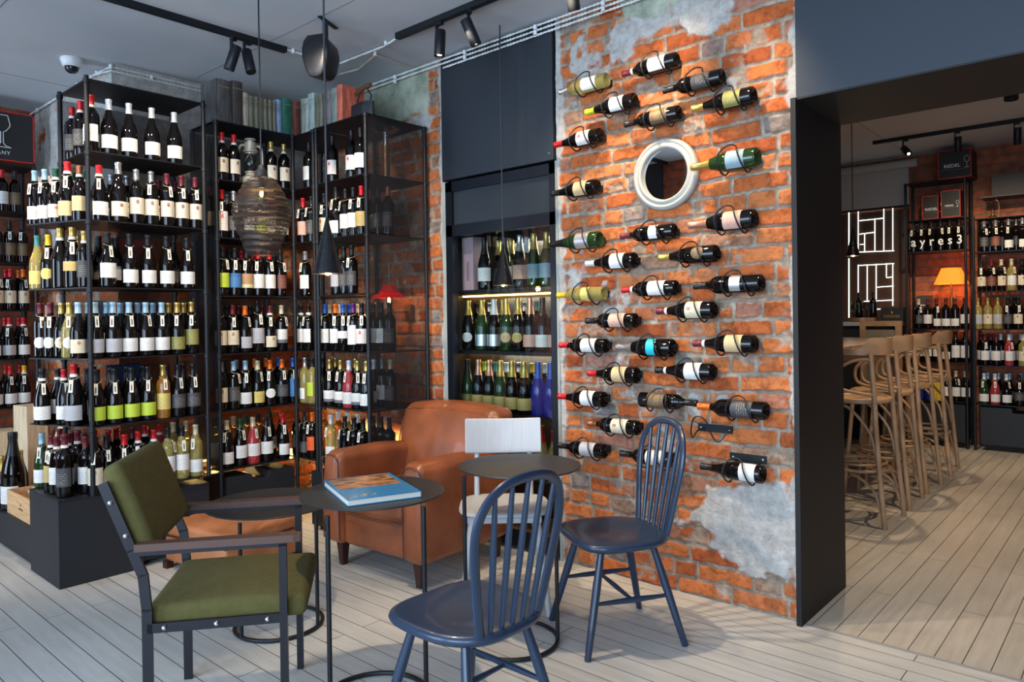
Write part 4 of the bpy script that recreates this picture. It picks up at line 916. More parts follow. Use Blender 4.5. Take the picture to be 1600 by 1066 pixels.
# leather armchair
AR = math.radians(3)
ac = thing('leather_armchair', 'tan brown leather club armchair with rounded back and dark wooden feet', 'armchair', (-3.075, 2.72, 0), AR)
def wrinkle(P, a=.004): return a*noise.noise(Vector((P.x*9, P.y*9, P.z*14)))
def armf(sx):
    def f(p, P):
        P = P.copy(); h = (p[2]+1)/2
        P.x += sx*(.012*sin(h*PI))+wrinkle(P)
        if p[2] > .3: P.z -= .055*max(0, (p[1]+.1))**2 if p[1] > -.1 else 0
        P.z += .010*(1-p[0]**2)*(p[2] > .5); P.y -= .018*(p[1] < -.5)*sin(h*PI)
        return P
    return f
for sx in (-1, 1):
    MB().rbox((sx*.308, -.015, .375), (.15, .70, .50), .045, 8, armf(sx)).build('armrest', LEATHER, ac, True, 60)
    # piping round the arm front
    pp = []
    for t in range(25):
        a = PI*t/24; pp.append((sx*.315-cos(a)*.062*1, -.362-.014, .575-.002+.035*sin(a)))
    pts = [(sx*.315-.066, -.366, .15)]+[(sx*.315-.066, -.372, .56)]+[(sx*.315-.066*cos(PI*t/8), -.372, .565+.05*sin(PI*t/8)) for t in range(1, 8)]+[(sx*.315+.066, -.372, .56), (sx*.315+.066, -.366, .15)]
    MB().tube(smooth_path(pts, 3), .0035, 6).build('piping', LEATHERD, ac)
MB().rbox((0, -.0, .23), (.50, .68, .20), .03, 4, lambda p, P: Vector((P.x, P.y+wrinkle(P, .003), P.z))).build('base', LEATHER, ac, True, 60)
def cush(p, P):
    P = P.copy(); P.z += (.025*(1-p[0]**2)*(1-(p[1]*.8)**2))*(p[2] > 0)+wrinkle(P, .005); P.y -= .02*(1-p[0]**2)*(p[1] < -.5); return P
MB().rbox((0, -.055, .375), (.475, .60, .13), .04, 8, cush).build('seat_cushion', LEATHER, ac, True, 60)
pts = [(x, -.372-.014*(1-(x/.235)**2), .315) for x in [(-.235+.47*i/12) for i in range(13)]]
MB().tube(pts, .0035, 6).build('piping', LEATHERD, ac)
def bkf(p, P):
    P = P.copy(); h = (p[2]+1)/2
    P.x *= .88+.13*sin(min(1, h*1.15)*PI*.55)+.0
    if p[2] > .2: P.z += .028*(1-(p[0])**2)-.0
    P.y -= .035*(1-p[0]**2)*sin(h*PI)*(1 if p[1] < 0 else 0)
    P.y += .17*h-.06
    if p[1] < 0: P.y += .010*noise.noise(Vector((P.x*16, 3, P.z*4)))
    return P
MB().rbox((0, .215, .50), (.74, .19, .66), .055, 12, bkf).build('backrest', LEATHER, ac, True, 60)
pts = []
for i in range(41):
    t = i/40; a = t*3
    if a < 1: p = (-1, -1, -.5+1.3*a)
    elif a < 2: p = (-1+2*(a-1), -1, .93)
    else: p = (1, -1, .8-1.3*(a-2))
    x = .345*p[0]; k = .88+.13*sin(min(1, (p[2]+1)/2*1.15)*PI*.55); z = .33*p[2]*.955+(.028*(1-p[0]**2) if p[2] > .2 else 0)
    pts.append((x*k, .215-.095+.17*(p[2]+1)/2-.06+.004-(.006), .50+z))
MB().tube(smooth_path(pts[::2], 2), .004, 6).build('piping', LEATHERD, ac)
for sx, sy in ((-1, -1), (1, -1), (-1, 1), (1, 1)):
    X, Y = sx*.30, sy*.30
    MB().slab([(X-.026, Y-.026), (X+.026, Y-.026), (X+.026, Y+.026), (X-.026, Y+.026)], [(.6, 0), (.62, .01), (.85, .09), (1.05, .14)]).build('leg', LEGW, ac, False)

# low leather ottoman
c4 = [onz(328, 922, 0), onz(275, 877, 0), onz(454, 876, 0)]
cc = (c4[1]+c4[2])/2; ux = (c4[2]-c4[0]); an = math.atan2(ux.y, ux.x)
w_, d_ = .50, .54
ot = thing('leather_ottoman', 'low tan leather floor ottoman with curved quilted seams, behind the lowest black table', 'ottoman', (c4[0].x+(ux.normalized()*w_/2).x+(c4[1]-c4[0]).normalized().x*d_/2, c4[0].y+(ux.normalized()*w_/2).y+(c4[1]-c4[0]).normalized().y*d_/2, 0), an)
def otf(p, P):
    P = P.copy(); q = math.hypot(p[0]+.9, p[1]-.9)
    if p[2] > 0: P.z += .018*(1-p[0]**2)*(1-p[1]**2)-.008*max(0, 1-abs((q*4) % 1-.5)*9 if False else 0)-.007*math.exp(-(((q*3.2) % 1)-.5)**2*60)*(1-p[0]**2)*1.3
    return P
MB().rbox((0, 0, .215), (w_, d_, .07), .02, 26, otf).build('top_cushion', LEATHERLIT, ot, True, 70)
MB().rbox((0, 0, .105), (w_-.01, d_-.01, .14), .02, 3).build('base', LEATHERLIT, ot, True, 60)
for sx, sy in ((-1, -1), (1, -1), (-1, 1), (1, 1)): MB().box(sx*.24-.02, sx*.24+.02, sy*.24-.02, sy*.24+.02, 0, .04).build('foot', LEGW, ot, False)
MB().tube([(sx*(w_/2+.001), sy*(d_/2+.001), .178) for sx, sy in ((-1, -1), (1, -1), (1, 1), (-1, 1))], .003, 6, True).build('piping', LEATHERD, ot)

# round black tables: top disc, rods, floor ring
def rtable(tx, ty, z, r, ring, rr, rods, label):
    t = thing('side_table', label, 'side table', (ring[0], ring[1], 0), 0, 'round black steel side tables')
    W(MB().lathe([(0, z-.004), (r-.003, z-.004), (r, z-.002), (r, z+.001), (r-.002, z+.003), (0, z+.003)], 72, (tx, ty, 0)), 'table_top', TABLE, t, True, 30)
    W(MB().tube([(ring[0]+rr*cos(a), ring[1]+rr*sin(a), .0095) for a in [2*PI*i/56 for i in range(56)]], .0088, 10, True), 'floor_ring', BLACK, t)
    for x, y in rods: W(MB().tube([(x, y, .008), (x, y, z-.004)], .0085, 10), 'rod', BLACK, t)
    return t
def circ(c, r, p):
    d = Vector((p[0]-c[0], p[1]-c[1])).normalized(); return (c[0]+d.x*r, c[1]+d.y*r)
r3 = (-2.912, 1.737); rtable(-3.09, 1.81, .5, .292, r3, .187, [circ(r3, .187, (-2.774, 1.812)), circ(r3, .187, (-2.898, 1.55))], 'lowest round black side table, on the left behind the olive chair')
r1 = (-2.065, 1.605); rtable(-2.205, 1.715, .7, .268, r1, .187, [circ(r1, .187, (-2.067, 1.42)), circ(r1, .187, (-1.905, 1.70))], 'round black side table carrying the blue art book')
r2 = (-2.01, 2.275); rtable(-2.085, 2.425, .7, .268, r2, .190, [circ(r2, .190, (-2.13, 2.15)), circ(r2, .190, (-1.843, 2.40))], 'round black side table in front of the pale grey chair')

# art book
bz = .7035
q0, q1, q2, q3 = onz(527, 795, bz), onz(520, 758, bz), onz(624, 747, bz), onz(643, 778, bz)
bc = (q0+q1+q2+q3)/4; ud = ((q3-q0)+(q2-q1)).normalized(); ang = math.atan2(ud.y, ud.x); bw = ((q3-q0).length+(q2-q1).length)/2; bh = ((q1-q0).length+(q2-q3).length)/2
bo = thing('art_book', 'large blue art book with a painting across its cover lying on the round table', 'book', (bc.x, bc.y, bz), ang)
MB().box(-bw/2, bw/2, -bh/2, bh/2, 0, .003).box(-bw/2, bw/2, -bh/2, bh/2, .021, .024).box(bw/2-.003, bw/2, -bh/2, bh/2, 0, .024).build('cover', mat('book_blue', (.03, .19, .40), .22, coat=.4), bo, False)
MB().box(-bw/2+.004, bw/2-.003, -bh/2+.004, bh/2-.004, .003, .021).build('pages', mat('book_pages', (.66, .62, .5), .8), bo, False)
def paint_mat():
    m = bpy.data.materials.new('cover_painting'); m.use_nodes = True; nt = m.node_tree; n = nt.nodes; p = n['Principled BSDF']; tc = n.new('ShaderNodeTexCoord'); mp = n.new('ShaderNodeMapping'); mp.inputs['Scale'].default_value = (6, 16, 1)
    nt.links.new(tc.outputs['Object'], mp.inputs[0]); t = n.new('ShaderNodeTexNoise'); t.inputs['Scale'].default_value = 1.6; t.inputs['Detail'].default_value = 6; nt.links.new(mp.outputs[0], t.inputs[0])
    r = n.new('ShaderNodeValToRGB'); e = r.color_ramp.elements; e[0].position = .32; e[0].color = (.02, .02, .02, 1); e[1].position = .72; e[1].color = (.6, .35, .16, 1)
    for q, c in ((.42, (.12, .06, .03)), (.52, (.45, .22, .09)), (.6, (.3, .05, .03))): k = e.new(q); k.color = tuple(c)+(1,)
    nt.links.new(t.outputs[0], r.inputs[0]); nt.links.new(r.outputs[0], p.inputs['Base Color']); p.inputs['Roughness'].default_value = .2; return m
MB().box(-bw/2+.014, bw/2-.022, -.022, bh/2-.008, .0240, .0244).build('cover_picture', paint_mat(), bo, False)
text('TIZIAN', .030, 'cover_title', GOLD, bo, frame_M((-bw*.27, -bh*.37, .0243), (-1, 0, 0), (0, -1, 0)), .0003, space=1.3)

# pale grey chair behind table
wc = frame_thing('pale_grey_chair', 'pale grey painted wooden chair with a wide plain backrest board by the fridge', 'chair', -2.335, 2.60, .67, -.74)
MB().slab(supell(.215, .205, 3.6, 48, -.0), [(0, .435), (.9, .435), (.97, .440), (1, .448), (.985, .457), (.95, .460), (.7, .460), (.3, .460), (.1, .460)], dish=lambda X, Y, k, z: -.008*max(0, 1-(X/.17)**2-(Y/.17)**2) if z > .45 else 0).build('seat', WHITEC, wc, True, 60)
MB().rbox((0, 0, .422), (.34, .33, .03), .004, 1).build('seat_frame', WHITEC, wc, False)
for sx in (-1, 1):
    MB().tube([(sx*.145, .145, .43), (sx*.175, .185, .2), (sx*.195, .215, 0)], [.020, .017, .013], 12).build('leg', WHITEC, wc)
    MB().tube([(sx*.145, -.145, .43), (sx*.165, -.185, .2), (sx*.185, -.225, 0)], [.020, .017, .013], 12).build('leg', WHITEC, wc)
    MB().tube([(sx*.135, -.165, .44), (sx*.135, -.205, .62), (sx*.130, -.25, .80)], [.0145, .0135, .012], 12).build('back_post', WHITEC, wc)
def brf(p, P):
    P = P.copy(); P.y += .035*(p[0]**2); return P
MB().rbox((0, 0, 0), (.385, .018, .175), .008, 8, brf).move(Matrix.Translation((0, -.238, .745)) @ Matrix.Rotation(.2, 4, 'X')).build('backrest', WHITEC, wc)

# ------------------------------------------------------------------ lamps
def cord(mb, x, y, z0, z1, r=.0028): return mb.tube([(x, y, z0), (x, y, z1)], r, 6)
ml = fwd(409, 330, 3.67); mx, my = ml.x, ml.y
zt = fwd(409, 277, 3.67).z; zb = fwd(409, 400, 3.67).z
pl = thing('pendant_lamp', 'dark knitted wire-mesh pendant lamp with a glowing round bulb inside', 'pendant lamp', (mx, my, zb))
W(cord(MB(), mx, my, zt+.05, ZC, .004), 'cord', BPLAST, pl)
W(MB().lathe([(.008, .062), (.014, .056), (.018, .04), (.030, .030), (.033, .0), (.028, -.004), (0, -.004)], 20, (mx, my, zt-.0)), 'lamp_cap', mat('silicone_black', (.02, .02, .022), .5), pl)
hh = zt-zb; prof = [(.040, 1.), (.066, .975), (.088, .90), (.115, .78), (.134, .66), (.142, .56), (.139, .46), (.128, .35), (.108, .24), (.094, .14), (.080, .05), (.066, .0)]
def netmat():
    m = bpy.data.materials.new('wire_knit'); m.use_nodes = True; nt = m.node_tree; n = nt.nodes; p = n['Principled BSDF']; lk = nt.links.new; p.inputs['Base Color'].default_value = (.035, .026, .022, 1); p.inputs['Roughness'].default_value = .45; p.inputs['Metallic'].default_value = .4
    uv = n.new('ShaderNodeUVMap'); sp = n.new('ShaderNodeSeparateXYZ'); lk(uv.outputs[0], sp.inputs[0])
    w1 = n.new('ShaderNodeTexVoronoi'); w1.voronoi_dimensions = '2D'; w1.feature = 'DISTANCE_TO_EDGE'; w1.inputs['Randomness'].default_value = .75; w1.inputs['Scale'].default_value = 1
    mp = n.new('ShaderNodeMapping'); mp.inputs['Scale'].default_value = (110, 62, 1); lk(uv.outputs[0], mp.inputs[0]); lk(mp.outputs[0], w1.inputs['Vector'])
    no = n.new('ShaderNodeTexNoise'); no.inputs['Scale'].default_value = 1.; mp2 = n.new('ShaderNodeMapping'); mp2.inputs['Scale'].default_value = (1.5, 30, 1); lk(uv.outputs[0], mp2.inputs[0]); lk(mp2.outputs[0], no.inputs[0])
    th = n.new('ShaderNodeMapRange'); th.inputs[1].default_value = .38; th.inputs[2].default_value = .62; th.inputs[3].default_value = .07; th.inputs[4].default_value = .36; lk(no.outputs[0], th.inputs[0])
    gt = n.new('ShaderNodeMath'); gt.operation = 'GREATER_THAN'; lk(w1.outputs['Distance'], gt.inputs[0]); lk(th.outputs[0], gt.inputs[1])
    t = n.new('ShaderNodeBsdfTransparent'); mx_ = n.new('ShaderNodeMixShader'); lk(gt.outputs[0], mx_.inputs[0]); lk(p.outputs[0], mx_.inputs[1]); lk(t.outputs[0], mx_.inputs[2]); lk(mx_.outputs[0], n['Material Output'].inputs[0]); return m
nb = 54; pr2 = []
for i in range(nb+1):
    t = 1-i/nb
    for (ra_, za_), (rb_, zb_) in zip(prof, prof[1:]):
        if zb_ <= t <= za_: r_ = rb_+(ra_-rb_)*(t-zb_)/(za_-zb_); break
    pr2.append((r_+.0028*sin(i*1.35), t*hh))
N = 48; mb = MB().lathe(pr2, N, (mx, my, zb)); so = W(mb, 'lamp_shade', netmat(), pl)
ul = so.data.uv_layers.new(name='UVMap')
for poly in so.data.polygons:
    for li in poly.loop_indices:
        vi = so.data.loops[li].vertex_index; row_, k_ = divmod(vi, N); kk = k_
        if k_ == 0 and any(so.data.loops[q].vertex_index % N == N-1 for q in poly.loop_indices): kk = N
        ul.data[li].uv = (kk/N, row_/nb)
bz_ = fwd(409, 303, 3.67).z
W(MB().lathe([(0, .028), (.012, .026), (.021, .018), (.026, .006), (.026, -.006), (.021, -.018), (.012, -.025), (0, -.027)], 16, (mx, my, bz_)), 'bulb', glassy('bulb_glass', (1, .93, .75)), pl)
W(MB().lathe([(0, .012), (.007, .009), (.009, 0), (.007, -.009), (0, -.012)], 10, (mx, my, bz_-.004)), 'filament', WARM, pl)
W(MB().lathe([(.0, .08), (.014, .08), (.014, .03), (.0, .028)], 14, (mx, my, bz_)), 'socket', BPLAST, pl)
HAM = mat('hammered_black_metal', (.014, .014, .016), .28, .6, 0, 1, .9, 34, coat=.2)
def cone(px, pyt, pyb, D, label, wpx):
    a, b_ = fwd(px, pyt, D), fwd(px, pyb, D); x, y = b_.x, b_.y; h = a.z-b_.z; r = wpx/2/FPX*D
    t = thing('pendant_lamp', label, 'pendant lamp', (x, y, b_.z), 0, 'small cone pendants')
    W(cord(MB(), x, y, a.z, ZC, .0042), 'cord', mat('pendant_cord', (.03, .034, .045), .5), t)
    W(MB().lathe([(.0045, h+.012), (.0065, h), (r*.60, h*.42), (r, .0), (r-.002, .0), (r*.58, h*.42), (.005, h-.006)], 40, (x, y, b_.z)), 'lamp_shade', HAM, t, True, 60)
    W(MB().lathe([(0, .020), (.007, .018), (.011, .008), (.009, -.003), (0, -.007)], 12, (x, y, b_.z)), 'bulb', WARM, t)
    return x, y, b_.z
cones = [cone(512, 345, 428, 2.9, 'near black hammered cone pendant lamp, left of the two front cones', 48),
         cone(786.5, 385, 446, 4.1, 'black hammered cone pendant lamp hanging before the fridge glass', 33),
         cone(1333, 358, 400, 6.2, 'black cone pendant lamp in the back room beside the opening', 20)]
# red lamp inside the right rack
rx, ry = ony(608, 470, 3.03).x, 3.03; rz_ = ony(608, 461, 3.03).z
rl = thing('oil_lamp', 'glossy red enamel lamp on the bricks in the rack by the fridge, lit', 'lamp', (rx, ry, rz_-.15))
W(MB().lathe([(.036, .085), (.040, .083), (.048, .055), (.085, .022), (.112, .004), (.110, 0), (.088, .016), (.046, .048), (.034, .08)], 36, (rx, ry, rz_-.02)), 'lamp_shade', REDENAMEL, rl, True, 50)
W(MB().lathe([(.012, .20), (.010, .12), (.012, .05), (.022, -.03), (.022, -.05), (.012, -.07)], 18, (rx, ry, rz_)), 'chimney', CLEAR, rl)
W(MB().lathe([(0, .016), (.008, .008), (.009, -.004), (0, -.014)], 10, (rx, ry, rz_-.030)), 'flame', WARM, rl)
W(MB().lathe([(0, -.14), (.03, -.135), (.036, -.115), (.03, -.09), (.012, -.07), (0, -.07)], 20, (rx, ry, rz_)), 'reservoir', BRASS, rl)
W(MB().tube([(rx, ry+.03, rz_-.11), (rx, 3.195, rz_-.11)], .006, 8).box(rx-.03, rx+.03, 3.185, 3.20, rz_-.16, rz_-.06), 'wall_bracket', BRASS, rl)

def track(name, p, q, label, heads):
    t = thing('ceiling_track', label, 'lighting track', ((p[0]+q[0])/2, (p[1]+q[1])/2, ZC), 0, 'black lighting tracks')
    W(MB().beam((*p, ZC-.016), (*q, ZC-.016), .036, .032), 'rail', BLACK, t, False)
    for (x, y, ang, tilt, lab) in heads:
        s = thing('spotlight', lab, 'spotlight', (x, y, ZC-.0325), ang, 'black cylinder track spotlights')
        MB().box(-.02, .02, -.012, .012, -.016, .0).box(-.028, -.018, -.008, .008, -.12, -.005).build('bracket', BLACK, s, False)
        Mh = Matrix.Translation((.0, 0, -.10)) @ Matrix.Rotation(tilt, 4, 'X')
        h = MB().lathe([(0, .055), (.028, .055), (.0295, .052), (.0295, -.085), (.027, -.088), (.026, -.080), (0, -.078)], 24).move(Mh).build('lamp_head', BLACK, s, True, 40)
        MB().lathe([(0, -.079), (.024, -.079)], 20).move(Mh).build('lens', SPOTGLOW if 'left' not in lab or 'lit' in lab else BPLAST, h, False)
    return t
def tk(px, py, z=ZC-.04): v = onz(px, py, z); return v.x, v.y
h1 = [tk(362, 62), tk(386, 68)]
track('t', (-3.89, -.9), (-3.885, 2.42), 'black lighting track on the ceiling above the left racks', [(-3.885, h1[0][1], 2.2, .35, 'black track spotlight on the left ceiling track, tilting left, above the pendant lamp'), (-3.885, h1[1][1], 1.6, -.35, 'black track spotlight on the left ceiling track, tilting right')])
track('t', (-3.24, 2.745), (2.2, 2.745), 'black lighting track parallel to the brick wall', [(-2.885, 2.745, .0, -.08, 'lit black track spotlight nearest the left end of the wall track'), (-2.66, 2.745, -.6, .42, 'lit black track spotlight second along the wall track, tilted toward the bricks'),
      (-1.45, 2.745, .3, .4, 'black track spotlight above the brick wall'), (-2.0, 2.745, .3, .4, 'black track spotlight above the upper wall bottles')])
track('t', (-2.0, 7.6), (1.2, 7.6), 'black lighting track on the back room ceiling', [(-1.72, 7.6, .6, -.95, 'black track spotlight in the back room, tilted sideways'), (-1.30, 7.6, .2, .25, 'black track spotlight in the back room, above the boxes'), (-.86, 7.6, .2, .25, 'black track spotlight in the back room, above the right rack')])
ks = onz(1580, 150, ZC-.1)
s = thing('spotlight', 'short black ceiling spotlight just beyond the header beam', 'spotlight', (ks.x, ks.y, ZC))
MB().lathe([(0, 0), (.045, 0), (.045, -.13), (.04, -.13), (.04, -.12), (0, -.12)], 20).build('lamp_head', BLACK, s)
# speaker
sp = fwd(503, 93, 3.95)
sk = thing('wall_speaker', 'black loudspeaker hung under the ceiling on a small bracket', 'loudspeaker', (sp.x, sp.y, sp.z), math.radians(25))
so_ = [(-.045, .112), (.045, .112), (.070, .085), (.080, .045), (.079, .0), (.060, -.070), (.038, -.105), (.015, -.116), (-.015, -.116), (-.038, -.105), (-.060, -.070), (-.079, .0), (-.080, .045), (-.070, .085)]
sm_ = MB().slab(so_, [(.0, .075), (.80, .075), (.86, .06), (.93, .0), (.98, -.045), (1., -.060), (.985, -.070), (.93, -.076), (.6, -.084), (.0, -.086)][::-1]).move(Matrix.Rotation(PI/2, 4, 'X') @ Matrix.Diagonal((1, 1, -1, 1)))
sm_.v = [(x, y, z) for x, y, z in sm_.v]
sm_.build('body', mat('gloss_black_plastic', (.010, .010, .012), .38), sk, True, 50)
hz = ZC-sp.z
MB().box(-.012, .012, .03, .05, .08, hz).box(-.012, .012, -.02, .16, hz-.006, hz).build('bracket', BLACK, sk, False)
# dome camera
dc = onz(112, 92, ZC)
dm = thing('security_camera', 'white dome security camera on the ceiling at the left', 'security camera', (dc.x, dc.y, ZC))
MB().lathe([(0, 0), (.062, 0), (.064, -.012), (.052, -.048), (.044, -.052), (0, -.052)], 28).build('housing', WHITEP, dm, True, 50)
MB().lathe([(.040, -.05), (.040, -.060), (.034, -.076), (.02, -.088), (0, -.092)], 24).build('dome', mat('smoked_dome', (.02, .02, .025), .06), dm)
# cords along the ceiling edge: two or three twisted runs with porcelain knobs
def twist(mb, a, b_, r=.0035, off=.0045, pitch=.05, z=None):
    a, b_ = Vector(a), Vector(b_); L_ = (b_-a).length; n = max(4, int(L_/.02)); d = (b_-a).normalized(); u = d.orthogonal().normalized(); w = d.cross(u)
    for ph in (0, PI): mb.tube([a.lerp(b_, i/n)+(u*cos(2*PI*i/n*L_/pitch+ph)+w*sin(2*PI*i/n*L_/pitch+ph))*off for i in range(n+1)], r, 5)
    return mb
def cable(runs, knobs, label, m=ROPE):
    c = thing('ceiling_cable', label, 'cable', runs[0][0]); mb = MB()
    for path in runs:
        for a, b_ in zip(path, path[1:]): twist(mb, a, b_)
    W(mb, 'twisted_cord', m, c)
    for k_ in knobs: W(MB().lathe([(0, .012), (.010, .012), (.012, .006), (.009, 0), (.012, -.006), (.010, -.012), (0, -.012)], 12, k_), 'insulator', WHITEP, c)
    return c
yy = YW-.046
runs = [[(-4.15, yy, 2.965), (-2.2, yy, 2.968), (1.0, yy, 2.968)], [(-4.15, yy, 2.938), (-2.2, yy, 2.942), (1.0, yy, 2.942)], [(-3.3, yy, 2.912), (-2.2, yy, 2.916), (1.0, yy, 2.916)]]
cable(runs, [(x, yy-.012, z) for x in (-3.75, -3.1, -2.55, -2.1) for z in (2.955, 2.925)], 'triple run of white twisted cord where the ceiling meets the brick wall')
e1, e2, e3 = onz(443, 76, ZC-.015), onz(528, 100, ZC-.015), onz(622, 58, ZC-.015)
cable([[e1, onz(470, 84, ZC-.015), e2], [e2, onz(600, 72, ZC-.015), e3]], [onz(458, 80, ZC-.012), onz(603, 68, ZC-.012)], 'white twisted cord joining the two ceiling tracks past the loudspeaker')
cable([[onz(530, 116, ZC-.03), onz(560, 108, ZC-.02), onz(586, 86, ZC-.02), onz(648, 108, ZC-.015)]], [onz(586, 84, ZC-.012)], 'beige twisted cord looping from the loudspeaker to the wall cables', ROPEB)
yb = YB-.035
cable([[(XL+.035, 3.1, ZC-.03), (XL+.035, YB-.03, ZC-.03), (-5.15, yb, ZC-.02), (-6.8, yb, ZC-.02)], [(XL+.035, 3.1, ZC-.055), (XL+.035, YB-.03, ZC-.055), (-5.2, yb-.01, ZC-.02)]], [(XL+.04, 2.05, ZC-.04), (XL+.04, YB-.03, ZC-.03), (-5.1, yb, ZC-.02), (-5.45, yb, ZC-.02), (-5.8, yb, ZC-.02), (-6.3, yb, ZC-.02)], 'white twisted cord running along the ceiling edge over the tall left rack')
# mirror
mc = (onz, ) ; mcx, mcz = -1.777, 2.038
mi = thing('round_mirror', 'round wall mirror in an off-white moulded frame on the brick wall', 'mirror', (mcx, YW-.005, mcz))
MB().lathe([(.174, .0), (.176, -.022), (.170, -.032), (.160, -.036), (.150, -.030), (.144, -.034), (.134, -.038), (.127, -.034), (.124, -.022), (.122, -.012)], 64, (0, 0, 0), 'y').build('frame', FRAMEW, mi, True, 40)
MB().lathe([(0, -.012), (.124, -.012)], 64, (0, 0, 0), 'y').build('mirror_glass', MIRR, mi, False)
# ------------------------------------------------------------------ bar stools (local +y = facing the table)
def stool():
    t = thing('bar_stool', '', 'bar stool', (0, 0, 0), PI/2)   # faces -x
    MB().slab(supell(.205, .20, 2.3, 40), [(0, .765), (.92, .765), (1, .773), (1, .792), (.97, .798), (.86, .798), (.83, .790), (.4, .788), (.1, .788)]).build('seat', STOOLW, t, True, 50)
    for sx in (-1, 1):
        MB().tube(smooth_path([(sx*.215, -.215, 0), (sx*.207, -.188, .30), (sx*.198, -.165, .62), (sx*.190, -.155, .80), (sx*.180, -.142, .95), (sx*.170, -.128, 1.085)], 4), .0165, 10).build('rear_leg', STOOLW, t)
        MB().tube(smooth_path([(sx*.150, .15, .77), (sx*.165, .175, .45), (sx*.20, .215, 0)], 4), [.014]*9, 10).build('front_leg', STOOLW, t)
        MB().tube(smooth_path([(sx*.192, -.165, .83), (sx*.205, -.08, .835), (sx*.205, .06, .87), (sx*.200, .07, .97), (sx*.195, -.02, 1.035), (sx*.184, -.10, 1.05), (sx*.176, -.13, 1.045)], 5), .0105, 8).build('arm_bow', STOOLW, t)
        MB().tube(smooth_path([(sx*.20, -.17, .40), (sx*.19, -.13, .58), (sx*.18, -.02, .72), (sx*.17, .06, .76)], 4), .0095, 8).build('brace', STOOLW, t)
        MB().tube(smooth_path([(sx*.205, -.19, .10), (sx*.195, -.15, .22), (sx*.17, -.06, .29), (sx*.16, .0, .305)], 4), .0085, 8).build('brace', STOOLW, t)
        MB().lathe([(0, .006), (.006, .004), (.008, 0)][::-1], 10, (sx*.205, -.165, .78), 'x').build('bolt', CHROME, t)
    MB().tube(smooth_path([(-.195, -.18, .18), (-.13, -.165, .30), (0, -.16, .345), (.13, -.165, .30), (.195, -.18, .18)], 4), .0085, 8).build('brace', STOOLW, t)
    MB().tube([(.185*cos(a), -.01+.175*sin(a), .335) for a in [2*PI*i/36 for i in range(36)]], .0105, 8, True).build('foot_ring', STOOLW, t)
    MB().tube([(.165*cos(a), -.01+.155*sin(a), .372) for a in [2*PI*i/36 for i in range(36)]], .0085, 8, True).build('foot_ring', STOOLW, t)
    # wide curved back rail with stepped ends
    n = 24; vs = []; fs = []
    for i in range(n+1):
        a = math.radians(-90)+math.radians(-128+256*i/n); q = abs(i/n-.5)*2
        h0 = 1.078; h1 = 1.185 if q < .44 else (1.185-.067*min(1, (q-.44)/.12)); x, y = .205*cos(a), -.02+.185*sin(a)
        for rr, z in ((1, h0), (1, h1), (.91, h1), (.91, h0)): vs.append((x*rr, (y+.02)*rr-.02, z if z == h0 else h1))
    for i in range(n):
        for k in range(4): fs.append((i*4+k, (i+1)*4+k, (i+1)*4+(k+1) % 4, i*4+(k+1) % 4))
    fs += [(0, 1, 2, 3), tuple(n*4+k for k in (3, 2, 1, 0))]
    MB().add(vs, fs).build('back_rail', STOOLW, t, True, 35)
    return t
s0 = stool()
stl = ['bentwood bar stool nearest the doorway, first of the row', 'bentwood bar stool second from the doorway', 'bentwood bar stool third from the doorway', 'bentwood bar stool farthest from the doorway, last of the row']
tree = {}
for o in bpy.data.objects:
    if o.parent: tree.setdefault(o.parent.name, []).append(o)
for i, y in enumerate((5.145, 5.70, 6.27, 7.015)):
    s_ = s0 if i == 0 else dup(s0, None, tree)
    s_.location = (-1.465, y, 0); s_.rotation_euler = (0, 0, PI/2+(-.02, .03, -.03, .05)[i]); s_['label'] = stl[i]; s_['group'] = 'bentwood bar stools along the high table'
# far side stools partly seen under the table
for i, (y, lb) in enumerate(((5.4, 'bentwood bar stool across the table, seen through the first stool'), (6.3, 'bentwood bar stool across the table, farther along'))):
    s_ = dup(s0, None, tree); s_.location = (-2.75, y, 0); s_.rotation_euler = (0, 0, -PI/2); s_['label'] = lb; s_['group'] = 'bentwood bar stools across the high table'
bt = thing('bar_table', 'long high wooden bar table in the back room with stools along it', 'table', (-2.08, 6.1, 0))
W(MB().rbox((-2.08, 6.05, 1.085), (.86, 3.0, .045), .006, 1), 'table_top', BARTOP, bt, False)
W(MB().box(-2.42, -1.75, 4.7, 7.4, .98, 1.062), 'apron', BARTOP, bt, False)
for x in (-2.38, -1.80):
    for y in (4.72, 7.36): W(MB().box(x-.04, x+.04, y-.04, y+.04, 0, 1.06), 'leg', BARTOP, bt, False)

# wooden framed armchair back behind the table, and the side board with the ice tray
hc = thing('high_back_chair', 'wooden framed high chair with grey upholstered back behind the bar table', 'chair', (-2.22, 7.95, 0), .0)
v0, v1 = ony(1344, 502, 7.75), ony(1409, 560, 7.75)
x0, x1 = v0.x-0, v1.x; zt_ = v0.z
W(MB().box(x0, x0+.05, 7.73, 7.78, 0, zt_-.05).box(x1-.05, x1, 7.73, 7.78, 0, zt_-.05).box(x0, x1, 7.73, 7.78, zt_-.05, zt_).box(x0, x1, 7.73, 7.78, .60, .66), 'back_frame', STOOLW, hc, False)
W(MB().box(x0+.05, x1-.05, 7.74, 7.77, .66, zt_-.085), 'back_pad', mat('grey_upholstery', (.20, .17, .13), .9, 0, .15, 60), hc, False)
W(MB().box(x0+.02, x1-.02, 7.78, 8.15, .60, .67), 'seat', MC['grey_upholstery'], hc, False)
for x in (x0+.02, x1-.02): W(MB().box(x-.02, x+.02, 8.11, 8.15, 0, .60), 'leg', STOOLW, hc, False)
sbx = thing('sideboard', 'narrow white topped sideboard against the back room wall below the shutter', 'sideboard', (-2.3, 8.45, 0))
za_ = ony(1360, 503, 8.35).z
W(MB().box(-3.2, -1.98, 8.25, 8.62, za_-.04, za_), 'top', WHITEC, sbx, False)
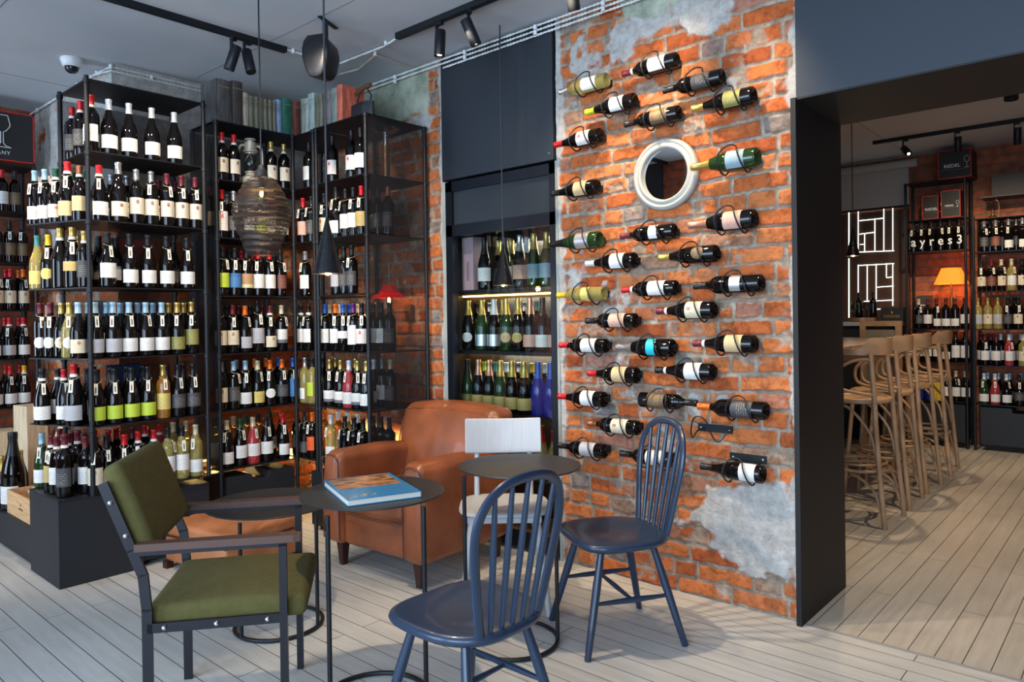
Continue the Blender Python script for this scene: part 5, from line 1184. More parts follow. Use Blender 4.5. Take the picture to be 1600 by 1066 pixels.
W(MB().box(-3.15, -2.02, 8.28, 8.6, 0, za_-.04), 'body', CABINET, sbx, False)
tr = thing('wooden_tray', 'round wooden tray carrying glasses and two bottles on the sideboard', 'tray', (ony(1347, 498, 8.4).x, 8.4, za_+.001))
MB().lathe([(0, 0), (.13, 0), (.14, .01), (.14, .045), (.13, .045), (.13, .012), (0, .012)], 30).build('body', BARTOP, tr)
for i, px in enumerate((1342, 1364)):
    q = ony(px, 480, 8.42); bottle('BkkNM-', (q.x, 8.42, za_+.0155), 0, 'black bottle standing on the wooden tray, '+('left', 'right')[i]+' one', 'bottles on the wooden tray')
for i, px in enumerate((1336, 1354)):
    q = ony(px, 480, 8.34); gl = thing('wine_glass', 'large clear wine glass on the wooden tray, '+('left', 'right')[i]+' one', 'wine glass', (q.x, 8.345, za_+.014), 0, 'glasses on the wooden tray'); gl.scale = (.8, .8, .9)
    MB().lathe([(0, .0), (.035, .001), (.004, .006), (.0035, .08), (.01, .09), (.045, .13), (.05, .16), (.038, .215), (.037, .215), (.049, .16), (.044, .13), (0, .092)], 24).build('bowl', CLEAR, gl)
e1, e2 = ony(1376, 492, 8.3), ony(1411, 492, 8.3); zt2 = ony(1390, 481, 8.3).z
fb = thing('gift_box', 'black box with gold emblem and lettering on the sideboard', 'box', ((e1.x+e2.x)/2, 8.38, za_))
bw_ = e2.x-e1.x; hb = max(.1, zt2-za_)
MB().box(-bw_/2, bw_/2, -.08, .10, 0, hb).build('body', CABINET, fb, False)
text('FERRARI', .042, 'lettering', GOLD, fb, frame_M((0, -.081, hb*.38), (1, 0, 0), (0, 0, 1)))
MB().lathe([(0, 0), (.012, 0), (.014, .008), (.006, .022), (0, .03)], 12, (0, -.081, hb*.58)).build('emblem', GOLD, fb)

# back room racks
def zy(px, py, y=8.3): return ony(px, py, y).z
RY = 8.30
rl_ = thing('shelving_rack', 'back room bottle rack holding the orange table lamp', 'shelving rack', (-1.6, 8.45, 0))
ZL = [2.30, 1.945, 1.165, .832, .455]; LX0, LX1 = -1.885, -1.365
for z in [2.655]+[1.955+.0, 1.175, .845, .455]+[2.275]: W(MB().box(LX0, LX1, RY, 8.62, z-.007, z), 'shelf', BLACK, rl_, False)
for x in (LX0, LX1):
    for y in (RY, 8.61): W(rack_posts(MB(), [(x, y)], 0, 2.655, .013), 'post', BLACK, rl_)
W(MB().box(LX0+.02, LX1-.02, RY+.01, 8.6, .06, .43), 'cupboard', CABINET, rl_, False)
rr_ = thing('shelving_rack', 'right hand back room bottle rack above a wide dark drawer', 'shelving rack', (-.9, 8.45, 0))
ZR = [2.24, 1.915, 1.535, 1.17, .82, .445]; RX0, RX1 = -1.30, -.20
for z in [2.62]+ZR: W(MB().box(RX0, RX1, RY, 8.62, z-.007, z), 'shelf', BLACK, rr_, False)
for x in (RX0, RX1):
    for y in (RY, 8.61): W(rack_posts(MB(), [(x, y)], 0, 2.26 if y == RY else 2.26, .013), 'post', BLACK, rr_)
W(MB().prism([(RX0+.04, .06), (RX1-.03, .06), (RX1-.03, .42), (RX0+.52, .42), (RX0+.51, .375), (RX0+.30, .375), (RX0+.29, .42), (RX0+.04, .42)], RY+.01, 8.6, 'y'), 'drawer', CABINET, rr_, False)
for o_ in list(bpy.data.objects):
    if o_.parent == rr_ and o_.name.startswith('shelf') and max(v.co.z for v in o_.data.vertices) > 2.5: bpy.data.objects.remove(o_)
L_F = ((-2.2, RY+.06), (0, RY+.06)); L_B = ((-2.2, RY+.155), (0, RY+.155)); gL = 'bottles on the back room lamp rack'; gR = 'bottles on the right back room rack'
P1, P2 = "back-room lamp rack's ", "back-room right rack's "
shelf_row('1429BkkNMt1442BkkNMt1456BkkNMt1470BkkNMt1483BkkNMt1497BkkNMt', 1.955, 393, *L_F, .3, P1+'letter shelf', gL, jit=.08)
# big white characters on those bottles
ch = 'ayres3'; k_ = 0
for o_ in list(bpy.data.objects):
    if o_.get('group') == gL and o_.parent is None and abs(o_.location.z-1.955) < .01:
        px_ = o_.location.x; o_['_k'] = px_
row_ = sorted([o_ for o_ in bpy.data.objects if o_.get('_k') is not None], key=lambda o_: o_['_k'])
LETW = mat('printed_letter_white', (.7, .7, .68), .5)
for o_, c_ in zip(row_, ch):
    a_ = -.3
    text(c_, .125, 'printed_letter', LETW, o_, frame_M((0, -.0400, .095), (1, 0, 0), (0, 0, 1)), .0008, xs=.85); o_.rotation_euler[2] = .22
    del o_['_k']
shelf_row('1438BkkNM-1453BkkNM-1468BkkNM-1483BkkNM-1497BkkNM-', 1.955, 393, *L_B, .3, P1+'letter shelf', gL, front=False)
shelf_row('1440BkcDMt1458BkmWM-1476BkmWLt1487BkmWL-1497BkmWL-1511BkmWM-', 1.175, 512, *L_F, .3, P1+'shelf below lamp', gL)
shelf_row('1451BkmWM-1508BkmWM-', 1.175, 510, *L_B, .3, P1+'shelf below lamp', gL, front=False)
shelf_row('1432UkrWM-1442UkrWM-1453UkrWM-1474BkkWM-1484BkkWL-1498BkkWT-1509BkkWT-', .845, 568, *L_F, .3, P1+'fourth shelf', gL)
shelf_row('1436UkrDM-1448UkrDM-1470BkkDM-1480BkkDM-1493BkkDM-1504BkkDM-', .845, 566, *L_B, .3, P1+'fourth shelf', gL, front=False)
shelf_row('1493BkcWM-1500BkcWMt1506BkcWM-', .455, 630, *L_F, .3, P1+'bottom shelf', gL)
for i, px in enumerate((1431, 1438, 1445)):
    x, y = online(px, 625, *L_F); MBb = 'BbtNM-'; bottle(MBb, (x, y, .456), 0, f'small teal bottle, {ORD[i]} from left, {P1}bottom shelf', 'teal bottles in the back room')
for i, px in enumerate((1459, 1470)):
    x, y = online(px, 625, *L_F); yb_ = tag(MB().box(-.030, .030, -.03, .05, 0, .19).build('gift_carton', mat('yellow_carton', (.62, .42, .02), .6), None, False), f"yellow carton, {('left', 'right')[i]} one, on back-room lamp rack's bottom shelf", 'carton', 'yellow cartons'); yb_.location = (x, y, .456)
shelf_row('1538BkhDMt1556BkhMMt1576BksWLt1598BksWLt', 1.915, 391, *L_F, .3, P2+'second shelf', gR)
shelf_row('1547BkkDM-1566BkkDM-1588BksDM-', 1.915, 391, *L_B, .3, P2+'second shelf', gR, front=False)
shelf_row('1534BkkCMt1550BkmMMt1565BkcCMt1580BycWMt1597BkkCM-', 1.535, 452, *L_F, .3, P2+'third shelf', gR)
shelf_row('1536BygEM-1543BygCM-1552BygEM-1562BkkDMt1579BkkCMt1599BkkWMt', 1.17, 512, *L_F, .3, P2+'fourth shelf', gR)
shelf_row('1586BkkDM-', 1.17, 510, *L_B, .3, P2+'fourth shelf', gR, front=False)
shelf_row('1539BkmWMt1557BkmWM-1577BrwWMt1599BycCM-', .82, 569, *L_F, .3, P2+'fifth shelf', gR)
shelf_row('1534BkmWM-1553BkmWM-1566BkwWM-1582BkwWM-1586BkwEM-', .82, 568, *L_B, .3, P2+'fifth shelf', gR, front=False)
shelf_row('1538UgwWLt1555UrwWLt1573UkwWLt1593UkkDMt', .445, 630, *L_F, .3, P2+'bottom shelf', gR)
shelf_row('1546UklDM-1561UklDM-1582UklDM-1588UklDM-', .445, 629, *L_B, .3, P2+'bottom shelf', gR, front=False)
# table lamp
lx = -.018+online(1490, 480, (-2.2, 8.45), (0, 8.45))[0]; zs0, zs1 = zy(1490, 444, 8.45), zy(1490, 419, 8.45)
tl = thing('table_lamp', 'lit orange pleated table lamp on the back room rack', 'table lamp', (lx, 8.45, 1.176))
prs = []
mb = MB(); n = 72; vs = []; fs = []
for i in range(n):
    a = 2*PI*i/n; k = 1+(.02 if i % 2 else -.02)
    vs += [(.085*k*cos(a), .085*k*sin(a), zs1-1.175), (.150*k*cos(a), .150*k*sin(a), zs0-1.175)]
fs = [(2*i, 2*i+1, 2*((i+1) % n)+1, 2*((i+1) % n)) for i in range(n)]
MB().add(vs, fs).build('lamp_shade', SHADE, tl, False)
MB().lathe([(0, 0), (.036, 0), (.038, .015), (.026, .03), (.014, .06), (.02, .09), (.012, .12), (.02, .16), (.024, .20), (.012, .24), (.018, .28), (.010, .32), (.010, zs0-1.175+.03), (0, zs0-1.175+.03)], 20).build('stem', BRASS, tl)
MB().lathe([(0, .03), (.02, .02), (.025, 0), (.02, -.02), (0, -.03)], 12, (0, 0, zs0-1.175+.06)).build('bulb', WARM, tl)
dk = thing('gift_box', 'dark grey box standing behind bottles at the left below the table lamp', 'box', (online(1430, 490, *L_B)[0]+.06, RY+.25, 1.176))
MB().box(-.06, .075, -.04, .04, 0, .34).build('body', mat('grey_card', (.04, .045, .05), .6), dk, False)
MB().box(-.045, .03, -.042, -.040, .235, .245).build('emblem', WHITEP, dk, False)
# glassware boxes
REDE = mat('red_box_edge', (.62, .02, .012), .5); CARD = mat('black_card', (.022, .021, .022), .6); CARDL = mat('grey_print_card', (.10, .10, .10), .6)
def wbox(x0, x1, y0, y1, z0, z1, label, tx, tw, side=True, name='glassware_box'):
    t = thing(name, label, 'box', ((x0+x1)/2, (y0+y1)/2, z0)); e = .006
    W(MB().box(x0, x1, y0, y1, z0, z1), 'carton', CARD, t, False)
    m = MB()
    for x in (x0, x1): m.box(x-e/2, x+e/2, y0-.002, y0+e, z0, z1)
    for z in (z1-e, z0): m.box(x0, x1, y0-.002, y0+.001, z, z+e)
    m.box(x1-.001, x1+.002, y0, y1, z1-e, z1).box(x1-.001, x1+.002, y0, y1, z0, z0+e)
    W(m, 'red_edge', REDE, t, False)
    zc = (z0+z1)/2-.02; lo = t.location
    text('RIEDEL', .046*tw, 'lettering', LETW, t, frame_M((tx-lo.x, y0-.004-lo.y, zc-z0), (1, 0, 0), (0, 0, 1)), .0006)
    gx = tx+.125*tw
    ring = [(gx+.022*tw*cos(a), y0-.004, zc+.055*tw+.030*tw*sin(a)) for a in [2*PI*i/16 for i in range(16)]]
    W(MB().tube(ring, .0018, 4, True).tube([(gx, y0-.004, zc+.026*tw), (gx, y0-.004, zc-.025*tw)], .002, 4).tube([(gx-.02*tw, y0-.004, zc-.026*tw), (gx+.02*tw, y0-.004, zc-.026*tw)], .002, 4), 'glass_emblem', LETW, t)
    W(MB().box(tx-.11*tw, tx+.13*tw, y0-.003, y0-.002, zc-.040*tw, zc-.034*tw), 'small_print', CARDL, t, False)
    return t
q0, q1 = ony(1466, 260, RY), ony(1517, 250, RY)
wbox(q0.x, q1.x, RY, 8.62, 2.657, 2.657+.28, 'large black glassware box with red edges on top of the back room lamp rack', (q0.x+q1.x)/2-.02, 1.0)
q1 = ony(1500, 310, RY); q0, q1 = ony(1441, 310, RY+.03), Vector((q1.x-.195, 0, 0))
wbox(q0.x, q1.x, RY+.03, 8.5, 2.277, 2.277+.235, 'black glassware box with red edge, left one on the rack shelf', (q0.x+q1.x)/2+.01, .8)
q0, q1 = ony(1480, 310, RY+.0), ony(1500, 310, RY+.0)
wbox(q1.x-.16, q1.x, RY+.0, 8.5, 2.277, 2.277+.265, 'grey-fronted glassware box with bright red edges, right one on the rack shelf', q1.x-.09, .55)
q = ony(1590, 255, RY+.1)
tag(MB().box(-.2, .4, 0, .25, 0, .2).build('storage_box', CARD, None, False), 'plain black box on top of the right back room rack', 'box').location = (q.x, RY+.05, 2.4515)
q = tag(MB().box(-.25, .5, 0, .27, 0, .012).build('shelf_board', BLACK, None, False), 'short black wall shelf above the oil lamp in the back room', 'shelf'); q.location = (-1.0, RY+.05, 2.438)
ol = ony(1550, 330, RY+.08)
oo = thing('oil_lamp', 'antique glass oil lamp on the right back room rack', 'lamp', (ol.x, RY+.12, 2.241)); oo.scale = (.5, .5, .48)
MB().lathe([(0, 0), (.07, 0), (.075, .02), (.06, .05), (.03, .065), (.03, .09), (0, .09)], 24).build('base', BRASS, oo)
MB().lathe([(.03, .09), (.045, .14), (.04, .18), (.02, .26), (.018, .34)], 20).build('chimney', CLEAR, oo)
MB().tube(smooth_path([(-.085, 0, .01), (-.10, 0, .10), (-.10, 0, .28), (-.06, 0, .37), (0, 0, .385), (.06, 0, .37), (.10, 0, .28), (.10, 0, .10), (.085, 0, .01)], 4), .003, 6).build('frame', BRASS, oo)
# projector screen, window panel with glowing slits
q0, q1 = ony(1318, 262, 8.5), ony(1433, 245, 8.5)
ps = thing('projector_screen', 'pale roll-down projector screen above the slit window in the back room', 'projector screen', ((q0.x+q1.x)/2, 8.5, 2.47))
W(MB().tube([(q0.x-.6, 8.52, 2.90), (q1.x, 8.52, 2.90)], .045, 16), 'roller_case', SCREEN, ps)
W(MB().box(q0.x-.6, q1.x-.09, 8.545, 8.552, 2.47, 2.88), 'screen_cloth', SCREEN, ps, False)
W(MB().box(q0.x-.6, q1.x-.09, 8.54, 8.558, 2.455, 2.475), 'bottom_bar', BLACK, ps, False)
w0, w1 = -2.62, -1.93
struct(MB().box(w0-.2, w1, 8.60, 8.655, .9, 2.44).build('window_1', SHUTW, None, False))
def sl(m, a, b_, c, d):
    """slit from pixel a,b to c,d on the shutter face"""
    p, q = ony(a, b_, 8.597), ony(c, d, 8.597); m.beam(p, q, .0065, .010, (0, 1, 0))
P_ = [(1341, 327, 1341, 393), (1341, 328, 1397, 324), (1395, 324, 1395, 391), (1341, 394, 1397, 392), (1343, 345, 1381, 341), (1381, 326, 1381, 392), (1367, 344, 1367, 393), (1343, 366, 1367, 363), (1351, 366, 1351, 394), (1344, 382, 1351, 382),
      (1341, 414, 1341, 472), (1341, 415, 1397, 412), (1395, 412, 1395, 478), (1355, 414, 1355, 470), (1369, 413, 1369, 468), (1385, 412, 1385, 433), (1385, 434, 1395, 433), (1369, 449, 1396, 447), (1350, 471, 1396, 469), (1360, 484, 1376, 483),
      (1326.5, 326, 1326.5, 400), (1326.5, 404, 1326.5, 505)]
m = MB()
for a in P_: sl(m, *a)
wl = m.build('window_1_slits', DAYSLIT, None, False); struct(wl)

# ------------------------------------------------------------------ other things on the racks
BOOKM = {}
def book(x, y, z, t_, d_, h, rz, col, label, edge=(.55, .50, .40), lean=0.):
    """spine faces local -y"""
    b_ = thing('old_book', label, 'book', (x, y, z), rz, 'old books on top of the racks')
    k = 'book_'+'_'.join(str(int(c*1000)) for c in col)
    m_ = mat(k, tuple(c*1.45 for c in col), .6, 0, .45, 26, .2, 120, stretch=(1, 1, .35))
    mb = MB().box(-t_/2, -t_/2+.003, 0, d_, 0, h).box(t_/2-.003, t_/2, 0, d_, 0, h)
    mb.prism([(-t_/2, .004), (-t_/2*.6, -.003), (0, -.006), (t_/2*.6, -.003), (t_/2, .004)], 0, h)
    mb.build('cover', m_, b_, False)
    MB().box(-t_/2+.003, t_/2-.003, .004, d_-.004, .003, h-.004).build('pages', mat('old_pages', (.42, .36, .26), .9), b_, False)
    m2 = MB()
    m2.box(-t_/2*.8, t_/2*.8, -.0066, -.004, h*.82, h*.82+.004)
    m2.build('spine_band', mat('spine_gilt', (.36, .28, .14), .5, .3), b_, False)
    return b_
# middle rack top: from left (y small) to right; spine faces +x
yb0 = online(318, 180, (BX, 0), (BX, 4))[1]
bl = [(.070, .27, (.055, .052, .05), 'thick black cloth-covered old book, first from left', .20), (.050, .275, (.04, .032, .028), 'tall dark old book with light spine lettering, second from left', .20), (.045, .215, (.30, .27, .21), 'pale worn old book, third from left', .16)]
bl += [(.038, .205, (.13, .12, .085), f'faded olive-brown old book, {ORD[i]} from left', .15) for i in (3, 4, 5, 6, 7, 8)]
bl += [(.050, .225, (.17, .24, .36), 'old book with blue sides and pale spine, tenth from left', .17), (.062, .235, (.018, .10, .065), 'dark green old book, second from right end', .17), (.062, .235, (.11, .035, .025), 'red-brown old book at the right end', .17)]
sc_ = None; xs = [318, 362, 378, 389, 396.5, 404, 411, 417.5, 424, 430, 439, 456, 471]
y_ = onx(330, 190, BX-.03).y+.005
ys = [onx(p_, 200, BX-.03).y for p_ in (347, 371, 383, 392, 400, 407, 414, 421, 428, 435, 447.5, 463)]
for (t_, h, col, lb, d_), yv, nx_ in zip(bl, ys, ys[1:]+[ys[-1]+.07]):
    pass
edges = [onx(p_, 200, BX-.03).y for p_ in (337, 361, 378, 388, 396, 403, 411, 418, 425, 431, 440, 456, 470)]
for (t_, h, col, lb, d_), a_, b_ in zip(bl, edges, edges[1:]):
    book(BX-.012-random.uniform(0, .014), (a_+b_)/2, ZT+.001, (b_-a_)-.0045, d_, h*random.uniform(.965, 1.03), PH, col, lb+', middle rack top')
# corner + right rack top, spines face -y
def rowb(pxs, y, items):
    ex = [ony(p_, 190, y).x for p_ in pxs]
    for (h, col, lb, d_), a_, b_ in zip(items, ex, ex[1:]): book((a_+b_)/2, y+random.uniform(0, .012), ZT+.001, (b_-a_)-.004, d_, h*random.uniform(.97, 1.03), 0, col, lb)
rowb([468, 474, 481, 491], CY_+.02, [(.225, (.17, .19, .16), 'grey-green old book, left of three on the corner bay top', .16), (.225, (.25, .27, .23), 'light grey-green old book, middle of three on the corner bay top', .16), (.235, (.23, .28, .26), 'pale blue-grey old book, right of three on the corner bay top', .16)])
rowb([492, 498, 504, 509, 515, 526, 535], CY_+.01, [(.21, (.10, .095, .065), 'faded brown old book, first on the brick-wall rack top', .15), (.21, (.13, .12, .085), 'faded brown old book, second on the brick-wall rack top', .15), (.212, (.12, .11, .08), 'faded brown old book, third on the brick-wall rack top', .15), (.212, (.16, .12, .13), 'mauve-grey old book, fourth on the brick-wall rack top', .15), (.215, (.16, .19, .17), 'grey-green old book with a dark round mark, beside the red book', .15), (.218, (.44, .10, .06), 'bright red old book on the brick-wall rack top', .17)])
# charcoal flat iron
ix = ony(560, 175, CY_+.06)
ir = thing('charcoal_iron', 'antique black charcoal flat iron with wooden handle on the brick-wall rack', 'flat iron', (ix.x, CY_+.10, ZT+.001), math.radians(-8))
pol = [(-.085, -.045), (.06, -.045), (.10, -.02), (.115, 0), (.10, .02), (.06, .045), (-.085, .045)]
MB().prism(pol, 0, .018).build('sole', mat('cast_iron', (.035, .037, .045), .6, .5, .2, 30, .3, 200), ir, False)
MB().prism([(x*.95, y*.93) for x, y in pol], .018, .095).build('body', MC['cast_iron'], ir, False)
m = MB()
for i in range(6): m.lathe([(0, 0), (.007, 0)], 10, (-.07+i*.026, -.0425, .08), 'y')
m.build('vent_hole', BPLAST, ir, False)
MB().tube(smooth_path([(-.06, 0, .095), (-.075, 0, .13), (-.05, 0, .165), (-.045, 0, .19)], 4), .005, 8).tube(smooth_path([(.08, 0, .095), (.095, 0, .13), (.06, 0, .165), (.05, 0, .19)], 4), .005, 8).build('handle_bracket', MC['cast_iron'], ir)
MB().tube([(-.10, 0, .180), (-.04, 0, .192), (.04, 0, .197), (.09, 0, .195)], [.012, .016, .016, .012], 12).build('handle', mat('turned_wood', (.14, .06, .03), .5), ir)
# hurricane lantern
hx, hy = online(392, 285, (BX-.07, 2), (BX-.07, 3))
hl = thing('hurricane_lantern', 'old metal hurricane lantern with wire guard on the middle rack', 'lantern', (hx, hy, ZB[0]+.001), PH-.4)
TIN = mat('worn_tin', (.50, .47, .39), .5, .5, .25, 12)
MB().lathe([(0, 0), (.058, 0), (.062, .01), (.060, .045), (.035, .06), (.03, .075), (.038, .08), (.038, .085), (0, .085)], 26).build('fuel_tank', TIN, hl)
MB().lathe([(.030, .085), (.046, .12), (.048, .15), (.036, .195), (.033, .2)], 22).build('glass_chimney', CLEAR, hl)
MB().lathe([(0, .30), (.034, .296), (.036, .288), (.022, .284), (.022, .276), (.036, .272), (.038, .225), (.046, .22), (.046, .212), (.032, .205), (.030, .198), (0, .198)], 24).build('hood', TIN, hl)
m = MB()
for sx in (-1, 1): m.tube(smooth_path([(sx*.055, 0, .02), (sx*.068, 0, .05), (sx*.072, 0, .14), (sx*.070, 0, .22), (sx*.058, 0, .25), (sx*.036, 0, .255)], 4), .0085, 8)
m.build('side_tube', TIN, hl)
m = MB()
for a0 in (0, PI/2, PI, 3*PI/2):
    m.tube([(.052*cos(a0+t*1.5), .052*sin(a0+t*1.5), .09+t*.11) for t in [i/8 for i in range(9)]], .0015, 5)
m.build('wire_guard', CHROME, hl)
# metal stand with copper spiral, right rack top bay
gx = ony(603, 240, 2.95)
cs = thing('metal_stand', 'round metal dish on a copper spiral column inside the brick-wall rack', 'stand', (gx.x, 2.95, ZB[0]+.001))
MB().tube([(0, 0, 0), (0, 0, .30)], .016, 12).build('column', CHROME, cs)
m = MB(); m.tube([(.021*cos(i*.7), .021*sin(i*.7), .01+i*.0011) for i in range(190)], .0042, 5); m.build('spiral', mat('copper', (.45, .2, .08), .35, .8), cs)
MB().lathe([(0, .30), (.02, .30), (.075, .31), (.088, .325), (.086, .328), (.073, .316), (0, .308)], 32).build('dish', CHROME, cs)
# bags and boxes
def sbox(name, label, x0, x1, y0, y1, z0, z1, m, part='body', rz=0):
    t = thing(name, label, 'box', ((x0+x1)/2, (y0+y1)/2, z0+.001), rz); MB().rbox((0, 0, (z1-z0)/2), (x1-x0, y1-y0, z1-z0), .003, 1).build(part, m, t, False); return t
PINKC = mat('dusty_pink_card', (.42, .25, .22), .6, 0, .06, 3)
p = online(62, 550, (-4.60, 1.33), (-4.3, 1.45)); sbox('gift_box', "dusty pink gift box on the left rack's fourth shelf wing", -4.675, -4.60, 1.352, 1.43, ZA[3], ZA[3]+.29, PINKC)
sbox('gift_box', "black and silver box behind bottles on the left rack's fourth shelf", -4.50, -4.40, 1.50, 1.58, ZA[3], ZA[3]+.31, mat('silver_grey_card', (.10, .10, .11), .5, 0, .4, 60))
gb = sbox('gift_box', "maroon gift box with gold crest at the back of left rack's third shelf", -4.54, -4.48, 1.64, 1.88, ZA[2], ZA[2]+.30, mat('maroon_card', (.09, .012, .015), .5))
m = MB()
for yy_ in (-.075, .075): m.lathe([(0, 0), (.018, .0), (.020, .004)], 12, (.031, yy_, .17), 'x')
m.build('crest', GOLD, gb)
sbox('gift_box', "navy blue box at the back of left rack's fifth shelf", -4.54, -4.48, 1.62, 1.80, ZA[4], ZA[4]+.30, mat('navy_card', (.012, .03, .09), .5))
# paper carrier on the wing of the second shelf
q = ony(50, 350, 1.42)
bg = thing('paper_bag', 'silver grey paper carrier bag beside the far-left rack', 'bag', (-4.86, 1.50, 2.0-.2), .3)
p0, p1 = fwd(38, 352, 5.05), fwd(38, 277, 5.05)
bg.location = (-4.655, 1.365, ZA[1]+.001); bg.rotation_euler[2] = .9
MB().add([(-.045, -.03, 0), (.045, -.03, 0), (.045, .03, 0), (-.045, .03, 0), (-.048, -.012, .28), (.045, -.012, .29), (.045, .012, .29), (-.048, .012, .28)], [(3, 2, 1, 0), (0, 1, 5, 4), (1, 2, 6, 5), (2, 3, 7, 6), (3, 0, 4, 7), (4, 5, 6, 7)]).build('body', mat('silver_paper', (.42, .38, .35), .35, .4), bg, False)
MB().tube(smooth_path([(-.03, -.012, .27), (-.015, -.02, .31), (.015, -.02, .31), (.03, -.014, .27)], 4), .002, 5).build('handle', BPLAST, bg)
# round platter & wine crates on the platform
def crate(name, label, x, y, z, rz, w, d, h, t_=.012, open_top=True, pm=PALEW):
    c = thing(name, label, 'crate', (x, y, z), rz); m = MB()
    m.box(-w/2, w/2, -d/2, -d/2+t_, 0, h).box(-w/2, w/2, d/2-t_, d/2, 0, h).box(-w/2, -w/2+t_, -d/2+t_, d/2-t_, 0, h).box(w/2-t_, w/2, -d/2+t_, d/2-t_, 0, h).box(-w/2+t_, w/2-t_, -d/2+t_, d/2-t_, 0, t_)
    if not open_top: m.box(-w/2, w/2, -d/2, d/2, h, h+t_)
    m.build('body', pm, c, False); return c
zp = .1955
k0, k1 = ony(12, 792, 1.30), ony(46, 812, 1.30)
ck = crate('wine_crate', 'small open pine wine crate with burnt-in crest on the low platform', (k0.x+k1.x)/2, 1.39, zp, 0, (k1.x-k0.x)+.06, .17, .14, pm=PINEO)
MB().lathe([(0, 0), (.010, 0)], 6, (0.03, -.0855, .085), 'y').build('burnt_crest', mat('burnt_mark', (.16, .07, .03), .8), ck, False)
MB().box(-.01, .07, -.0858, -.0852, .055, .066).build('burnt_lettering', MC['burnt_mark'], ck, False)
MB().tube(smooth_path([(-.09, .0, .13), (-.03, .01, .155), (.04, 0, .15), (.10, .02, .12)], 5), .017, 8).build('straw_packing', mat('straw', (.5, .43, .3), .9, 0, .3, 80, .5, 200), ck)
k = fwd(33, 720, 5.0)
tb = crate('wine_crate', 'tall upright pine wine box behind the big sparkling bottles', ony(38, 700, 1.56).x, 1.60, zp, .15, .20, .13, ony(38, 640, 1.52).z-zp, open_top=False)
tb2 = crate('wine_crate', 'pine wine box cut by the left edge of the photo', ony(2, 700, 1.48).x, 1.50, zp, .05, .20, .14, ony(5, 676, 1.48).z-zp, open_top=False)
q = ony(70, 700, 1.56)
ld = thing('crate_lid', 'sloping pine crate lid leaning beside the left rack plinth', 'crate lid', (q.x-.05, 1.57, zp+.03), .1)
zz_ = q.z-zp
MB().rbox((0, 0, .22), (.22, .014, .46), .003, 1).move(Matrix.Translation((-.02, 0, .02)) @ Matrix.Rotation(-.2, 4, 'X') @ Matrix.Rotation(.36, 4, 'Y')).build('board', PALEW, ld, False)
gM = 'big bottles on the low platform'
for px, y, code, lb in ((22, 1.36, 'JkkWL-', 'very large dark sparkling bottle with white label on the low platform'), (4, 1.33, 'CkgDMt', 'dark bottle cut by the left photo edge on the low platform'), (33, 1.47, 'CkgNMt', 'gold-foiled sparkling bottle beside the very large bottle')):
    q = ony(px, 800, y); bottle(code, (q.x, y, zp), .5, lb, gM)
# sign with glass emblem, faces the room (+x)
sx_ = -6.10; a0, a1 = onx(53, 181, sx_), onx(53, 257, sx_)
sg = thing('glass_sign', 'black sign with red border and white wine glass emblem, cut by the photo edge', 'sign', (sx_, a0.y-.45, a1.z))
SH = a0.z-a1.z; yr = a0.y; e = .009
W(MB().box(sx_-.03, sx_, yr-.9, yr, a1.z, a0.z), 'board', CARD, sg, False)
m = MB().box(sx_, sx_+.002, yr-.9, yr, a1.z, a1.z+e).box(sx_, sx_+.002, yr-.9, yr, a0.z-e, a0.z).box(sx_-.03, sx_+.002, yr-e, yr+.001, a1.z, a0.z)
W(m, 'red_border', REDE, sg, False)
yc = onx(3, 220, sx_).y; z0_ = a1.z+SH*.27
pts = [(-.01, 0), (.055, 0), (.02, .012), (.008, .03), (.008, SH*.30), (.025, SH*.33), (.048, SH*.42), (.050, SH*.47), (.036, SH*.64), (-.036, SH*.64), (-.050, SH*.47), (-.048, SH*.42), (-.025, SH*.33), (-.008, SH*.30), (-.008, .03), (-.02, .012), (-.055, 0)]
W(MB().tube([(sx_+.003, yc+y, z0_+z) for y, z in pts], .0032, 5, True), 'glass_emblem', LETW, sg)
lo = sg.location
text('COMPANY', .036, 'lettering', LETW, sg, frame_M((.003, onx(16, 240, sx_).y-lo.y, SH*.155), (0, 1, 0), (0, 0, 1)), .0006, 'RIGHT', space=1.2)
# pink champagne carton in the fridge
q0, q1 = ony(729, 450, 3.34), ony(746, 450, 3.34)
dz = thing('champagne_carton', 'tall pale pink champagne carton at the left of the fridge top shelf', 'carton', ((q0.x+q1.x)/2, 3.36, FZ[3]+.001))
ww = q1.x-q0.x
MB().box(-ww/2, ww/2, -.055, .055, 0, .335).build('body', mat('pale_pink_card', (.52, .34, .38), .55), dz, False)
text('DEUTZ', .024, 'lettering', mat('pink_print', (.20, .11, .13), .6), dz, frame_M((0, -.0555, .235), (1, 0, 0), (0, 0, 1)), .0003)
MB().box(-.012, .012, -.0560, -.0552, .06, .18).build('printed_panel', mat('pink_print2', (.36, .2, .24), .6), dz, False)
# warm strip lights behind the bottom shelves
W(MB().box(-4.598, -4.588, BY0+.03, BY1-.03, .445, .457), 'light_strip', WARMSTRIP, rb, False)
W(MB().box(CX0+.03, CX1-.03, 3.155, 3.165, .445, .457), 'light_strip', WARMSTRIP, rc, False)
W(MB().box(-4.59, -4.58, 1.70, 2.0, .449, .46), 'light_strip', WARMSTRIP, ra, False)

